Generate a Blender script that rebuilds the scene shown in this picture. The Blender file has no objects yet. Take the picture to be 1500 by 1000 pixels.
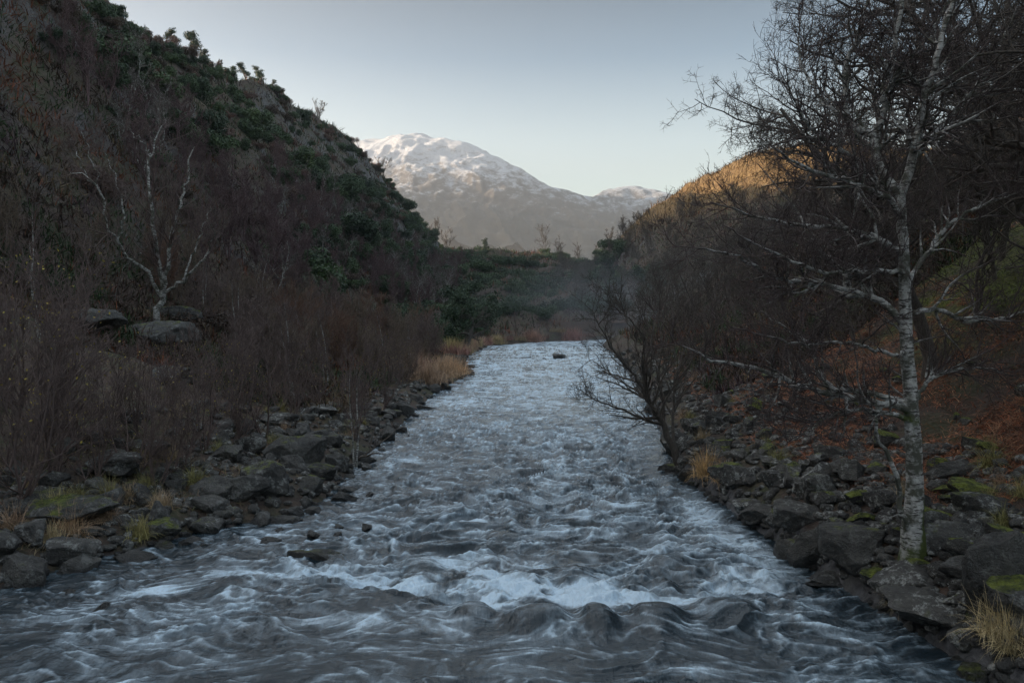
import bpy, math, random
import numpy as np
from mathutils import Vector

random.seed(7)
RNG = np.random.default_rng(11)
SC = bpy.context.scene
COL = SC.collection
R = math.radians

# ------------------------------------------------------------------ camera, sky, sun, exposure
CAM_H, F, HZ = 5.0, 1200.0, 455.0
PITCH = math.atan((500 - HZ) / F)
cd = bpy.data.cameras.new("camera")
cam = bpy.data.objects.new("camera", cd)
COL.objects.link(cam)
cam.location = (0, 0, CAM_H)
cam.rotation_euler = (R(90) - PITCH, 0, 0)
cd.sensor_width = 36
cd.lens = 36 * F / 1500
cd.clip_start = 0.1
cd.clip_end = 20000
SC.camera = cam

SUN_EL, SUN_AZ = R(12.5), R(274)            # azimuth clockwise from +Y: low, from behind left
w = bpy.data.worlds.new("World")
SC.world = w
w.use_nodes = True
wn = w.node_tree
bg = wn.nodes["Background"]
sky = wn.nodes.new("ShaderNodeTexSky")
sky.sky_type = 'NISHITA'
sky.sun_disc = False
sky.sun_elevation = SUN_EL
sky.sun_rotation = SUN_AZ
sky.altitude = 60
sky.air_density = 1.0
sky.dust_density = 1.6
sky.ozone_density = 1.5
hs = wn.nodes.new("ShaderNodeHueSaturation"); hs.inputs['Saturation'].default_value = .66
wn.links.new(sky.outputs[0], hs.inputs['Color'])
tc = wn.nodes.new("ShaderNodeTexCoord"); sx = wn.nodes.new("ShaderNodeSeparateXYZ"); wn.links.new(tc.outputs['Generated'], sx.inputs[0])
rp = wn.nodes.new("ShaderNodeValToRGB"); wn.links.new(sx.outputs[2], rp.inputs[0])      # warm brightening overhead added as fill light, dimmed band below, paler air low down
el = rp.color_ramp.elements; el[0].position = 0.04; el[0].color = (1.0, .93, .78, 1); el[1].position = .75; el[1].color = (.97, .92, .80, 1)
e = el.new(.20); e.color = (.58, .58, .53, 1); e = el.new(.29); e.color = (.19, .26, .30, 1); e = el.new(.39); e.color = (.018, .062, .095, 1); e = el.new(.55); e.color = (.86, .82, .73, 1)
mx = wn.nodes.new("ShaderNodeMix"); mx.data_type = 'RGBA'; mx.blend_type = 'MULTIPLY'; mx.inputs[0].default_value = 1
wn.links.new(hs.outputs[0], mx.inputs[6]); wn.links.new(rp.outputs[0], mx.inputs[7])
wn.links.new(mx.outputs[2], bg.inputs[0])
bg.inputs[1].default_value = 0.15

ld = bpy.data.lights.new("sun", 'SUN')
ld.energy = 3.0
ld.angle = R(0.5)
ld.color = (1.0, 0.76, 0.55)
sun = bpy.data.objects.new("sun", ld)
COL.objects.link(sun)
sdir = Vector((math.sin(SUN_AZ) * math.cos(SUN_EL), math.cos(SUN_AZ) * math.cos(SUN_EL), math.sin(SUN_EL)))
sun.rotation_euler = sdir.to_track_quat('Z', 'Y').to_euler()
sun.location = (-60, -30, 120)

SC.view_settings.view_transform = 'Standard'
SC.view_settings.look = 'None'
SC.view_settings.gamma = 1
SC.view_settings.exposure = 2.15
SC.render.engine = 'CYCLES'
SC.cycles.max_bounces = 6
SC.cycles.diffuse_bounces = 2
SC.cycles.glossy_bounces = 3
SC.cycles.volume_bounces = 0
SC.cycles.transparent_max_bounces = 6

# ------------------------------------------------------------------ numpy noise
def _hash(ix, iy, iz, seed):
    h = (ix.astype(np.int64) * 374761393 + iy.astype(np.int64) * 668265263 + iz * 2147483647 + seed * 974634777) & 0xFFFFFFFF
    h = ((h ^ (h >> 13)) * 1274126177) & 0xFFFFFFFF
    return h ^ (h >> 16)

def gn(x, y, seed=0):
    """2D gradient noise, about -1..1"""
    x = np.asarray(x, dtype=np.float64); y = np.asarray(y, dtype=np.float64)
    x, y = np.broadcast_arrays(x, y)
    ix = np.floor(x); iy = np.floor(y); fx = x - ix; fy = y - iy
    sx = fx**3 * (fx * (fx * 6 - 15) + 10); sy = fy**3 * (fy * (fy * 6 - 15) + 10)
    def g(ox, oy):
        a = _hash(ix + ox, iy + oy, 0, seed) * (2 * math.pi / 4294967296.0)
        return np.cos(a) * (fx - ox) + np.sin(a) * (fy - oy)
    a = g(0, 0); b = g(1, 0); c = g(0, 1); d = g(1, 1)
    return ((a + (b - a) * sx) * (1 - sy) + (c + (d - c) * sx) * sy) * 1.5

def vn3(x, y, z, seed=0):
    """3D value noise, -1..1"""
    ix = np.floor(x); iy = np.floor(y); iz = np.floor(z)
    f = [x - ix, y - iy, z - iz]
    f = [t * t * (3 - 2 * t) for t in f]
    out = 0
    for ox in (0, 1):
        for oy in (0, 1):
            for oz in (0, 1):
                h = _hash(ix + ox, iy + oy, (iz + oz).astype(np.int64), seed) / 2147483648.0 - 1
                out = out + h * (f[0] if ox else 1 - f[0]) * (f[1] if oy else 1 - f[1]) * (f[2] if oz else 1 - f[2])
    return out

def fbm(x, y, o=4, seed=0, gain=.5):
    s = 0; a = 1.0
    for i in range(o):
        s = s + a * gn(x * 2**i + 17.3 * i, y * 2**i - 9.1 * i, seed + i); a *= gain
    return s

def ridged(x, y, o=4, seed=0, gain=.5):
    s = 0; a = 1.0; t = 0
    for i in range(o):
        s = s + a * (1 - np.abs(gn(x * 2**i + 7.7 * i, y * 2**i + 3.1 * i, seed + i)) * 1.6)**2; t += a; a *= gain
    return s / t

def sstep(a, b, x):
    t = np.clip((x - a) / (b - a), 0, 1)
    return t * t * (3 - 2 * t)

# ------------------------------------------------------------------ the lie of the land (metres)
LB = [(-9.5, -60), (-9.5, 12), (-9.1, 14.6), (-8.4, 16.2), (-7.7, 17.1), (-7.0, 18.6), (-5.5, 19.6), (-4.9, 21.6), (-4.95, 26.7),
      (-5.0, 31), (-4.8, 38), (-4.7, 50), (-3.6, 62), (-4.6, 80), (-4.8, 95), (-3.2, 116), (5.0, 133), (16, 142), (30, 149), (60, 152)]
RB = [(6.6, -60), (6.6, 9), (6.4, 11), (6.15, 13), (5.85, 14.5), (5.75, 16), (5.6, 18.2), (5.4, 21), (4.95, 25), (5.8, 31),
      (7.2, 44), (9.2, 65), (11.5, 90), (13, 118), (21, 128), (36, 134), (60, 137)]
RIV = np.array(LB + RB[::-1])

def river_sd(x, y):
    """signed distance to the water's edge, negative in the river"""
    sh = x.shape; px = x.ravel(); py = y.ravel()
    d = np.full(px.shape, 1e9); ins = np.zeros(px.shape, bool)
    n = len(RIV)
    for i in range(n):
        ax, ay = RIV[i]; bx, by = RIV[(i + 1) % n]
        ex, ey = bx - ax, by - ay
        t = np.clip(((px - ax) * ex + (py - ay) * ey) / (ex * ex + ey * ey + 1e-12), 0, 1)
        d = np.minimum(d, np.hypot(px - ax - t * ex, py - ay - t * ey))
        c = ((ay > py) != (by > py))
        xi = ax + (py - ay) / (ey if abs(ey) > 1e-9 else 1e-9) * ex
        ins ^= c & (px < xi)
    return np.where(ins, -d, d).reshape(sh)

LBX = lambda y: np.interp(y, [p[1] for p in LB[:16]], [p[0] for p in LB[:16]])
RBX = lambda y: np.interp(y, [p[1] for p in RB[:14]], [p[0] for p in RB[:14]])
# crest lines: (y, x, z)
CL = np.array([(-250, -75, 62), (60, -64, 60), (100, -58, 50), (130, -55, 46.5), (160, -56, 51), (200, -58, 58.5), (240, -56, 61), (270, -49, 58.5),
               (300, -47, 54), (320, -40, 43.5), (340, -31, 33), (370, -25, 26), (420, -25, 16), (600, -40, 10)])
CR = np.array([(-250, 80, 34), (120, 75, 34), (160, 73, 38), (190, 71, 43), (210, 61, 45.5), (220, 56, 43.5), (240, 50, 41), (260, 45.5, 39),
               (270, 42.7, 35.5), (300, 37.5, 30.5), (330, 33, 25), (370, 34, 19), (600, 40, 10)])

def smax(a, b, k):
    h = np.clip(.5 + .5 * (a - b) / k, 0, 1)
    return b + (a - b) * h + k * h * (1 - h)

def H(x, y, detail=True):
    x = np.asarray(x, float); y = np.asarray(y, float)
    x, y = np.broadcast_arrays(x, y)
    s = river_sd(x, y)
    sp = np.maximum(s, 0)
    mid = .5 * (LBX(y) + RBX(y))
    right = x > mid
    zl = np.interp(sp, [0, .7, 3, 6, 10, 15, 400], [0, .42, .85, 1.6, 3.0, 4.9, 6])
    zr = np.interp(sp, [0, .35, .9, 3, 7, 10, 13, 16, 400], [-.1, .55, 1.0, 1.95, 3.7, 5.9, 8.3, 10.6, 11.5])
    far = (y > 138) & (s > 0)
    base = np.where(right & ~far, zr, zl)
    # left hill
    xc = np.interp(y, CL[:, 0], CL[:, 1]); zc = np.interp(y, CL[:, 0], CL[:, 2])
    x0 = LBX(y) - 13
    t = (x0 - x) / np.maximum(x0 - xc, 3)
    prof = np.where(t < 1, np.clip(t, 0, 1)**1.05 * .78 + .22 * sstep(0, 1, t), 1)
    hl = 3.6 + (zc - 3.6) * prof - np.maximum(xc - x, 0) * .22
    hl = np.where(t > 0, np.maximum(hl, 4), -5)
    # right hill
    xc = np.interp(y, CR[:, 0], CR[:, 1]); zc = np.interp(y, CR[:, 0], CR[:, 2])
    x0 = RBX(y) + 9
    t = (x - x0) / np.maximum(xc - x0, 3)
    prof = np.where(t < 1, np.clip(t, 0, 1)**.9 * .7 + .3 * sstep(0, 1, t), 1)
    hr = 5.0 + (zc - 5.0) * prof - np.maximum(x - xc, 0) * .22
    hr = np.where(t > 0, np.maximum(hr, 4), -5)
    # wooded ridge closing the valley
    zf = np.interp(x, [-200, -60, -16, 0, 16, 24, 32, 45, 200], [30, 34, 33.5, 31.5, 31, 29.5, 26, 22, 22])
    ty = (y - 146) / (380 - 146)
    ff = 1.2 + (zf - 1.2) * np.clip(ty, 0, 1)**.92 - np.maximum(y - 380, 0) * .15
    ff = np.where(ty > 0, np.maximum(ff, 3), -5)
    h = smax(smax(base, hl, 1.2), smax(hr, ff, 3), 1.0)
    h = np.minimum(h, smax(base * 0 + .4 + sp * 1.5, base, .3))
    if detail:
        hm = np.clip((sp - 12) / 25, 0, 1)
        h = h + hm * (fbm(x / 26, y / 26, 3, 3) * 2.3 + (ridged(x / 13, y / 17, 3, 9) - .5) * 2.6) * np.where(x > 22, .5, 1)
        h = h + np.clip(sp / 4, 0, 1) * fbm(x / 3.2, y / 3.2, 3, 21) * .28 + np.clip(sp, 0.15, 1) * fbm(x / .8, y / .8, 3, 31) * .09
    bed = -.25 - np.clip(-s, 0, 2) * .5 + .12 * fbm(x / .9, y / .9, 2, 5)
    return np.where(s < 0, np.minimum(bed, .1 + s * .8), h)

def ray(u, v):
    r = (u - 750) / F; up = (500 - v) / F
    return np.array([r, math.cos(PITCH) + up * math.sin(PITCH), -math.sin(PITCH) + up * math.cos(PITCH)])

def W(u, v, y):
    """world point seen at photograph pixel (u, v) at distance y"""
    d = ray(u, v); k = y / d[1]
    return np.array([0, 0, CAM_H]) + d * k

_T = np.concatenate([np.linspace(8, 60, 700), np.linspace(60, 420, 1400)])
def G(u, v):
    """where the sight line through pixel (u, v) meets the ground or the water"""
    d = ray(u, v)
    P = np.array([0, 0, CAM_H])[None] + d[None] * (_T / d[1])[:, None]
    hh = np.maximum(H(P[:, 0], P[:, 1]), 0)
    i = np.argmax(P[:, 2] < hh)
    return P[i] if (P[:, 2] < hh).any() else P[-1]

def gz(x, y):
    return float(H(np.array([float(x)]), np.array([float(y)]))[0])

def px(x, y, z):
    """photograph pixel of a world point"""
    c, s = math.cos(PITCH), math.sin(PITCH)
    f = y * c - (z - CAM_H) * s; up = y * s + (z - CAM_H) * c
    return 750 + F * x / f, 500 - F * up / f

def visible(x, y, z, margin=60, tol=.3):
    """in the frame and not behind the land"""
    x = np.asarray(x, float); y = np.asarray(y, float); z = np.asarray(z, float)
    u, v = px(x, y, z)
    ok = (u > -margin) & (u < 1500 + margin) & (v > -margin) & (v < 1000 + margin)
    ts = np.linspace(.08, .97, 44)
    for t in ts:
        ok &= (H(x * t, y * t, False) - tol < CAM_H + (z - CAM_H) * t + .8 * (1 - t))
    return ok

# ------------------------------------------------------------------ object helpers
def tag(o, label=None, cat=None, group=None, kind=None):
    if label: o["label"] = label
    if cat: o["category"] = cat
    if group: o["group"] = group
    if kind: o["kind"] = kind
    return o

def mesh_np(name, V, Q, mat=None, attrs=None, smooth=True, tri=False):
    V = np.ascontiguousarray(V, dtype=np.float32).reshape(-1, 3)
    k = 3 if tri else 4
    Q = np.ascontiguousarray(Q, dtype=np.int32).reshape(-1, k)
    me = bpy.data.meshes.new(name)
    me.vertices.add(len(V)); me.vertices.foreach_set("co", V.ravel())
    me.loops.add(Q.size); me.loops.foreach_set("vertex_index", Q.ravel())
    me.polygons.add(len(Q))
    me.polygons.foreach_set("loop_start", np.arange(0, Q.size, k, dtype=np.int32))
    try: me.polygons.foreach_set("loop_total", np.full(len(Q), k, dtype=np.int32))
    except Exception: pass
    me.polygons.foreach_set("use_smooth", np.full(len(Q), smooth))
    me.update(calc_edges=True)
    for an, av in (attrs or {}).items():
        av = np.ascontiguousarray(av, dtype=np.float32)
        if av.ndim == 1:
            a = me.attributes.new(an, 'FLOAT', 'POINT'); a.data.foreach_set("value", av)
        else:
            a = me.attributes.new(an, 'FLOAT_COLOR', 'POINT')
            c = np.ones((len(av), 4), np.float32); c[:, :3] = av; a.data.foreach_set("color", c.ravel())
    if mat: me.materials.append(mat)
    return me

def link(name, me, parent=None, loc=None, rz=None, scale=None):
    o = bpy.data.objects.new(name, me); COL.objects.link(o)
    if parent: o.parent = parent
    if loc is not None: o.location = loc
    if rz is not None: o.rotation_euler = (0, 0, rz)
    if scale is not None: o.scale = scale if hasattr(scale, '__len__') else (scale,) * 3
    return o

def copy_thing(root, label=None):
    c = root.copy(); COL.objects.link(c)
    for ch in root.children:
        d = ch.copy(); COL.objects.link(d); d.parent = c
    if label: c["label"] = label
    return c

def grid_quads(nr, nc):
    i = np.arange(nr * nc).reshape(nr, nc)
    return np.stack([i[:-1, :-1], i[:-1, 1:], i[1:, 1:], i[1:, :-1]], -1).reshape(-1, 4)

# ------------------------------------------------------------------ materials
class NT:
    def __init__(s, name):
        s.m = bpy.data.materials.new(name); s.m.use_nodes = True
        s.t = s.m.node_tree; s.b = s.t.nodes["Principled BSDF"]; s.out = s.t.nodes["Material Output"]
    def n(s, ty, **kw):
        x = s.t.nodes.new("ShaderNode" + ty)
        for k, v in kw.items():
            if k in x.inputs.keys(): s.set(x.inputs[k], v)
            else: setattr(x, k, v)
        return x
    def set(s, inp, v):
        if isinstance(v, bpy.types.NodeSocket): s.t.links.new(v, inp)
        else: inp.default_value = (*v, 1) if isinstance(v, tuple) and len(v) == 3 and inp.type == 'RGBA' else v
    def coord(s, which='Object'): return s.n('TexCoord').outputs[which]
    def pos(s): return s.n('NewGeometry').outputs['Position']
    def noise(s, scale, det=4, rough=.55, vec=None, dist=0, out=0):
        x = s.n('TexNoise', Scale=scale, Detail=det, Roughness=rough, Distortion=dist)
        s.set(x.inputs['Vector'], vec if vec is not None else s.coord())
        return x.outputs[out]
    def ramp(s, f, a, b, c0=(0, 0, 0), c1=(1, 1, 1)):
        r = s.n('ValToRGB'); e = r.color_ramp.elements
        e[0].position = a; e[1].position = b; e[0].color = (*c0, 1); e[1].color = (*c1, 1)
        s.t.links.new(f, r.inputs[0]); return r.outputs[0]
    def mix(s, f, a, b):
        x = s.n('Mix', data_type='RGBA')
        s.set(x.inputs[0], f); s.set(x.inputs[6], a); s.set(x.inputs[7], b); return x.outputs[2]
    def math(s, op, a, b=0.0, clamp=False):
        x = s.n('Math', operation=op); x.use_clamp = clamp
        s.set(x.inputs[0], a); s.set(x.inputs[1], b); return x.outputs[0]
    def mapping(s, vec, scale):
        x = s.n('Mapping'); s.set(x.inputs['Vector'], vec); x.inputs['Scale'].default_value = scale; return x.outputs[0]
    def bump(s, h, strength=.5, dist=.05):
        x = s.n('Bump'); x.inputs['Strength'].default_value = strength; x.inputs['Distance'].default_value = dist
        s.t.links.new(h, x.inputs['Height']); s.t.links.new(x.outputs[0], s.b.inputs['Normal'])
    def attr(s, name, out='Fac'):
        x = s.n('Attribute', attribute_name=name); return x.outputs[out]
    def sep(s, vec, i):
        x = s.n('SeparateXYZ'); s.t.links.new(vec, x.inputs[0]); return x.outputs[i]
    def set_b(s, **kw):
        for k, v in kw.items(): s.set(s.b.inputs[k.replace('_', ' ')], v)
        return s.m

def m_ground():
    t = NT("ground_soil"); p = t.pos()
    n1 = t.noise(.09, 5, .6, p); n2 = t.noise(.7, 5, .6, p); n3 = t.noise(5, 4, .6, p)
    c = t.mix(t.ramp(n1, .4, .6), (.040, .031, .026), (.07, .044, .033))
    c = t.mix(t.ramp(n2, .45, .65), c, (.040, .048, .020))
    c = t.mix(t.ramp(n3, .45, .7), c, (.085, .060, .044))
    slope = t.sep(t.n('NewGeometry').outputs['Normal'], 2)
    rock = t.mix(t.ramp(n3, .35, .65), (.04, .04, .044), (.12, .12, .125))
    sl = t.math('ADD', slope, t.math('MULTIPLY', n2, .35))
    c = t.mix(t.ramp(sl, .66, .80, (1, 1, 1), (0, 0, 0)), c, rock)
    # pale golden grass on the right-hand hill top
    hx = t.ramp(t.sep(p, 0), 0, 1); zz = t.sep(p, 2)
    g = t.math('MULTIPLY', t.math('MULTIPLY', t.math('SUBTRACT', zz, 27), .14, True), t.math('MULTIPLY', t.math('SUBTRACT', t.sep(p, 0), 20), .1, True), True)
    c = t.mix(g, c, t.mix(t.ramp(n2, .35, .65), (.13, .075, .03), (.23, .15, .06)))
    c = t.mix(t.math('MULTIPLY', t.attr('moss'), .85), c, t.mix(t.ramp(n3, .35, .65), (.045, .055, .014), (.13, .15, .03)))
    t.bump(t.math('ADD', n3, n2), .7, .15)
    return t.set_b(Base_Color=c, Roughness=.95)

def m_rock():
    t = NT("lichened_rock"); p = t.coord(); wp = t.pos()
    oi = t.n('ObjectInfo'); col = oi.outputs['Color']
    va = t.n('VectorMath', operation='ADD'); t.t.links.new(p, va.inputs[0]); t.t.links.new(oi.outputs['Random'], va.inputs[1])
    n1 = t.noise(1.1, 6, .65, wp); n2 = t.noise(9, 5, .65, wp); n3 = t.noise(32, 3, .6, wp)
    c = t.mix(t.ramp(n1, .35, .65), (.050, .049, .047), (.150, .143, .130))
    c = t.mix(t.ramp(n2, .3, .7), t.mix(.62, c, (.03, .03, .03)), c)
    lich = t.math('MULTIPLY', t.ramp(n3, .60, .72), t.ramp(n1, .45, .62))
    c = t.mix(t.math('MULTIPLY', lich, .55), c, (.34, .35, .31))
    l2 = t.ramp(t.noise(3.6, 7, .8, wp), .53, .60)
    lg = t.sep(col, 1)
    c = t.mix(t.math('MULTIPLY', l2, lg), c, (.40, .41, .39))
    nz = t.sep(t.n('NewGeometry').outputs['Normal'], 2)
    moss = t.math('ADD', t.math('MULTIPLY', nz, .75), t.math('MULTIPLY', t.noise(2.2, 4, .6, wp), 1.1))
    moss = t.math('ADD', moss, t.math('MULTIPLY', t.sep(col, 0), .85)); moss = t.math('ADD', moss, t.math('MULTIPLY', n2, .35))
    mf = t.ramp(moss, .0, 1.0); mm = t.math('MULTIPLY', t.math('SUBTRACT', moss, 1.56), 5, True)
    mc = t.mix(t.ramp(t.noise(7, 5, .7, wp), .36, .62), (.030, .040, .012), (.22, .255, .04))
    c = t.mix(mm, c, mc)
    z = t.sep(wp, 2)
    wet = t.math('MULTIPLY', t.math('SUBTRACT', .30, t.math('ADD', z, t.math('MULTIPLY', n2, .15))), 6, True)
    c = t.mix(wet, c, t.mix(.75, c, (.010, .011, .011)))
    t.bump(t.math('ADD', t.math('MULTIPLY', n2, 1.0), t.math('ADD', t.math('MULTIPLY', n3, .5), t.math('MULTIPLY', mm, t.math('MULTIPLY', t.noise(14, 3, .7, wp), 1.6)))), 1.0, .10)
    return t.set_b(Base_Color=c, Roughness=t.math('SUBTRACT', .9, t.math('MULTIPLY', wet, .55)))

def m_birch():
    t = NT("birch_bark"); p = t.pos(); r = t.attr('rad')
    oc = t.coord()
    band = t.noise(1, 4, .65, t.mapping(oc, (6, 6, 26)))
    blot = t.noise(3.2, 5, .65, oc)
    c = t.mix(t.ramp(t.noise(14, 3, .6, oc), .3, .7), (.27, .265, .25), (.60, .59, .56))
    c = t.mix(t.ramp(band, .52, .58), c, (.06, .052, .048))
    c = t.mix(t.ramp(blot, .46, .58), c, (.085, .085, .065))
    c = t.mix(t.math('MULTIPLY', t.math('SUBTRACT', r, .009), 90, True), (.085, .062, .058), c)
    ms = t.attr('moss')
    c = t.mix(t.math('MULTIPLY', t.math('SUBTRACT', t.math('ADD', ms, blot), 1.0), 5, True), c, t.mix(t.noise(18, 3, .6, oc), (.02, .03, .008), (.09, .115, .02)))
    t.bump(t.math('ADD', band, blot), .6, .02)
    return t.set_b(Base_Color=c, Roughness=.85)

def m_bark(name, a, b):
    t = NT(name); oc = t.coord()
    n = t.noise(7, 4, .6, t.mapping(oc, (3, 3, 1)))
    c = t.mix(t.ramp(n, .35, .65), a, b)
    t.bump(n, .5, .02)
    return t.set_b(Base_Color=c, Roughness=.9)

def m_tint(name, rough=.85, trans=0):
    t = NT(name)
    c = t.attr('tint', 'Color')
    n = t.noise(1.5, 3, .6, t.pos())
    c2 = t.mix(1.0, c, c)
    hs = t.n('HueSaturation'); t.set(hs.inputs['Color'], c); t.set(hs.inputs['Value'], t.math('ADD', t.math('MULTIPLY', n, .9), .55))
    return t.set_b(Base_Color=hs.outputs[0], Roughness=rough)

def m_leaf(name, a, b):
    t = NT(name)
    oi = t.n('ObjectInfo')
    n = t.noise(1.4, 3, .6)
    c = t.mix(t.ramp(n, .3, .7), a, b)
    hs = t.n('HueSaturation'); t.set(hs.inputs['Color'], c)
    t.set(hs.inputs['Value'], t.math('ADD', t.math('MULTIPLY', oi.outputs['Random'], .9), .55))
    t.set(hs.inputs['Hue'], t.math('ADD', t.math('MULTIPLY', oi.outputs['Random'], -.05), .52))
    return t.set_b(Base_Color=hs.outputs[0], Roughness=.6)

def m_water():
    t = NT("river_water"); p = t.pos()
    streak = t.noise(1, 5, .62, t.mapping(p, (11, 2.0, 3)), 1.2)
    rip = t.noise(1, 4, .6, t.mapping(p, (2.6, 3.6, 3)), 1.2)
    fo = t.attr('foam_sheen')
    fine = t.noise(1, 6, .75, t.mapping(p, (10, 4.0, 6)), 2.0)
    f = t.math('ADD', fo, t.math('MULTIPLY', t.math('SUBTRACT', fine, .5), t.math('ADD', t.math('MULTIPLY', fo, 1.1), .12)))
    f = t.ramp(f, .05, 1.0)
    f = t.math('POWER', f, 1.35)
    c = t.mix(f, (.015, .026, .034), (.62, .77, .89))  # blue in the froth colour stands for reflected horizon sky
    t.bump(t.math('ADD', t.math('MULTIPLY', streak, .6), rip), .6, .08)
    bn = [n_ for n_ in t.t.nodes if n_.bl_idname == 'ShaderNodeBump'][0]
    t.set(bn.inputs['Strength'], t.math('MAXIMUM', t.math('SUBTRACT', .62, t.math('MULTIPLY', t.sep(p, 1), .007)), .12))
    ro = t.math('ADD', .07, t.math('MULTIPLY', f, .5))
    return t.set_b(Base_Color=c, Roughness=ro, IOR=1.45)

def m_mountain():
    t = NT("snowy_mountain"); p = t.pos(); z = t.sep(p, 2)
    n1 = t.noise(.004, 7, .65, p); n2 = t.noise(1, 7, .68, t.mapping(p, (.022, .009, .034)), .6); n3 = t.noise(1, 6, .72, t.mapping(p, (.16, .06, .22)), .6)
    rock = t.mix(t.ramp(n2, .35, .65), (.10, .088, .08), (.19, .165, .14))
    low = t.mix(t.ramp(n2, .35, .65), (.12, .10, .078), (.155, .13, .10))  # flat warm tone: haze painted into the lower rock
    rock = t.mix(t.math('MULTIPLY', t.math('SUBTRACT', z, 260), .006, True), low, rock)
    nz = t.sep(t.n('NewGeometry').outputs['Normal'], 2)
    k = t.math('MULTIPLY', t.math('SUBTRACT', z, 375), .0030)
    k = t.math('ADD', k, t.math('MULTIPLY', t.math('SUBTRACT', n2, .5), 2.4))
    k = t.math('ADD', k, t.math('MULTIPLY', t.math('SUBTRACT', n3, .5), 1.8))
    k = t.math('ADD', k, t.math('MULTIPLY', t.math('SUBTRACT', nz, .8), 1.2))
    sn = t.ramp(k, .18, .72)
    c = t.mix(sn, rock, (.64, .66, .70))
    t.bump(t.math('ADD', n2, n3), .7, 16)
    return t.set_b(Base_Color=c, Roughness=.8)

M = dict(purple=m_bark("purple_brown_twigs", (.075, .046, .048), (.135, .085, .085)), rust=m_bark("rusty_twigs", (.12, .065, .045), (.20, .115, .075)), yellow=m_bark("yellow_leaf", (.30, .22, .05), (.42, .34, .08)), ground=m_ground(), rock=m_rock(), birch=m_birch(), water=m_water(), mountain=m_mountain(),
         dark=m_bark("dark_bark", (.066, .056, .048), (.135, .115, .098)),
         twig=m_bark("purple_twigs", (.10, .072, .066), (.18, .13, .115)),
         alder=m_bark("brown_twigs", (.11, .082, .062), (.20, .15, .11)),
         tint=m_tint("undergrowth_leaf"),
         ever=m_leaf("evergreen_leaf", (.014, .036, .014), (.045, .085, .028)),
         pine=m_leaf("pine_needles", (.022, .042, .026), (.05, .08, .04)),
         heath=m_leaf("heath_leaf", (.050, .032, .024), (.11, .066, .044)))

# ------------------------------------------------------------------ ground, hills
def axis(stops):
    out = []
    for (a, b, st) in stops:
        out.append(np.arange(a, b, st))
    out.append(np.array([stops[-1][1]]))
    return np.concatenate(out)
xs = axis([(-3000, -400, 200), (-400, -150, 12), (-150, -70, 2.5), (-70, -26, .9), (-26, -11, .32), (-11, -4, .13), (-4, 4.6, .5), (4.6, 11, .13), (11, 26, .32), (26, 85, 1.0),
           (85, 150, 3), (150, 400, 12), (400, 3000, 200)])
ys = axis([(-400, -20, 15), (-20, 9, 1), (9, 28, .15), (28, 60, .35), (60, 150, .9), (150, 400, 1.6), (400, 500, 8), (500, 2600, 150)])
X, Y = np.meshgrid(xs, ys)
Z = H(X, Y)
far = np.clip((np.maximum(np.abs(X) - 250, Y - 450)) / 300, 0, 1)
Z = Z * (1 - far) + far * (6 + 4 * fbm(X / 300, Y / 300, 3, 77))
sr = X - RBX(Y)
ms = .75 * sstep(5.5, 8, sr) * sstep(22, 13, sr) * sstep(14, 18, Y) * sstep(75, 45, Y) * sstep(-.35, .15, fbm(X / 2.6, Y / 2.6, 3, 281))
me = mesh_np("valley_ground", np.stack([X, Y, Z], -1), grid_quads(*X.shape), M['ground'], {'moss': ms.ravel()})
tag(link("ground", me), kind='structure')

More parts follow.
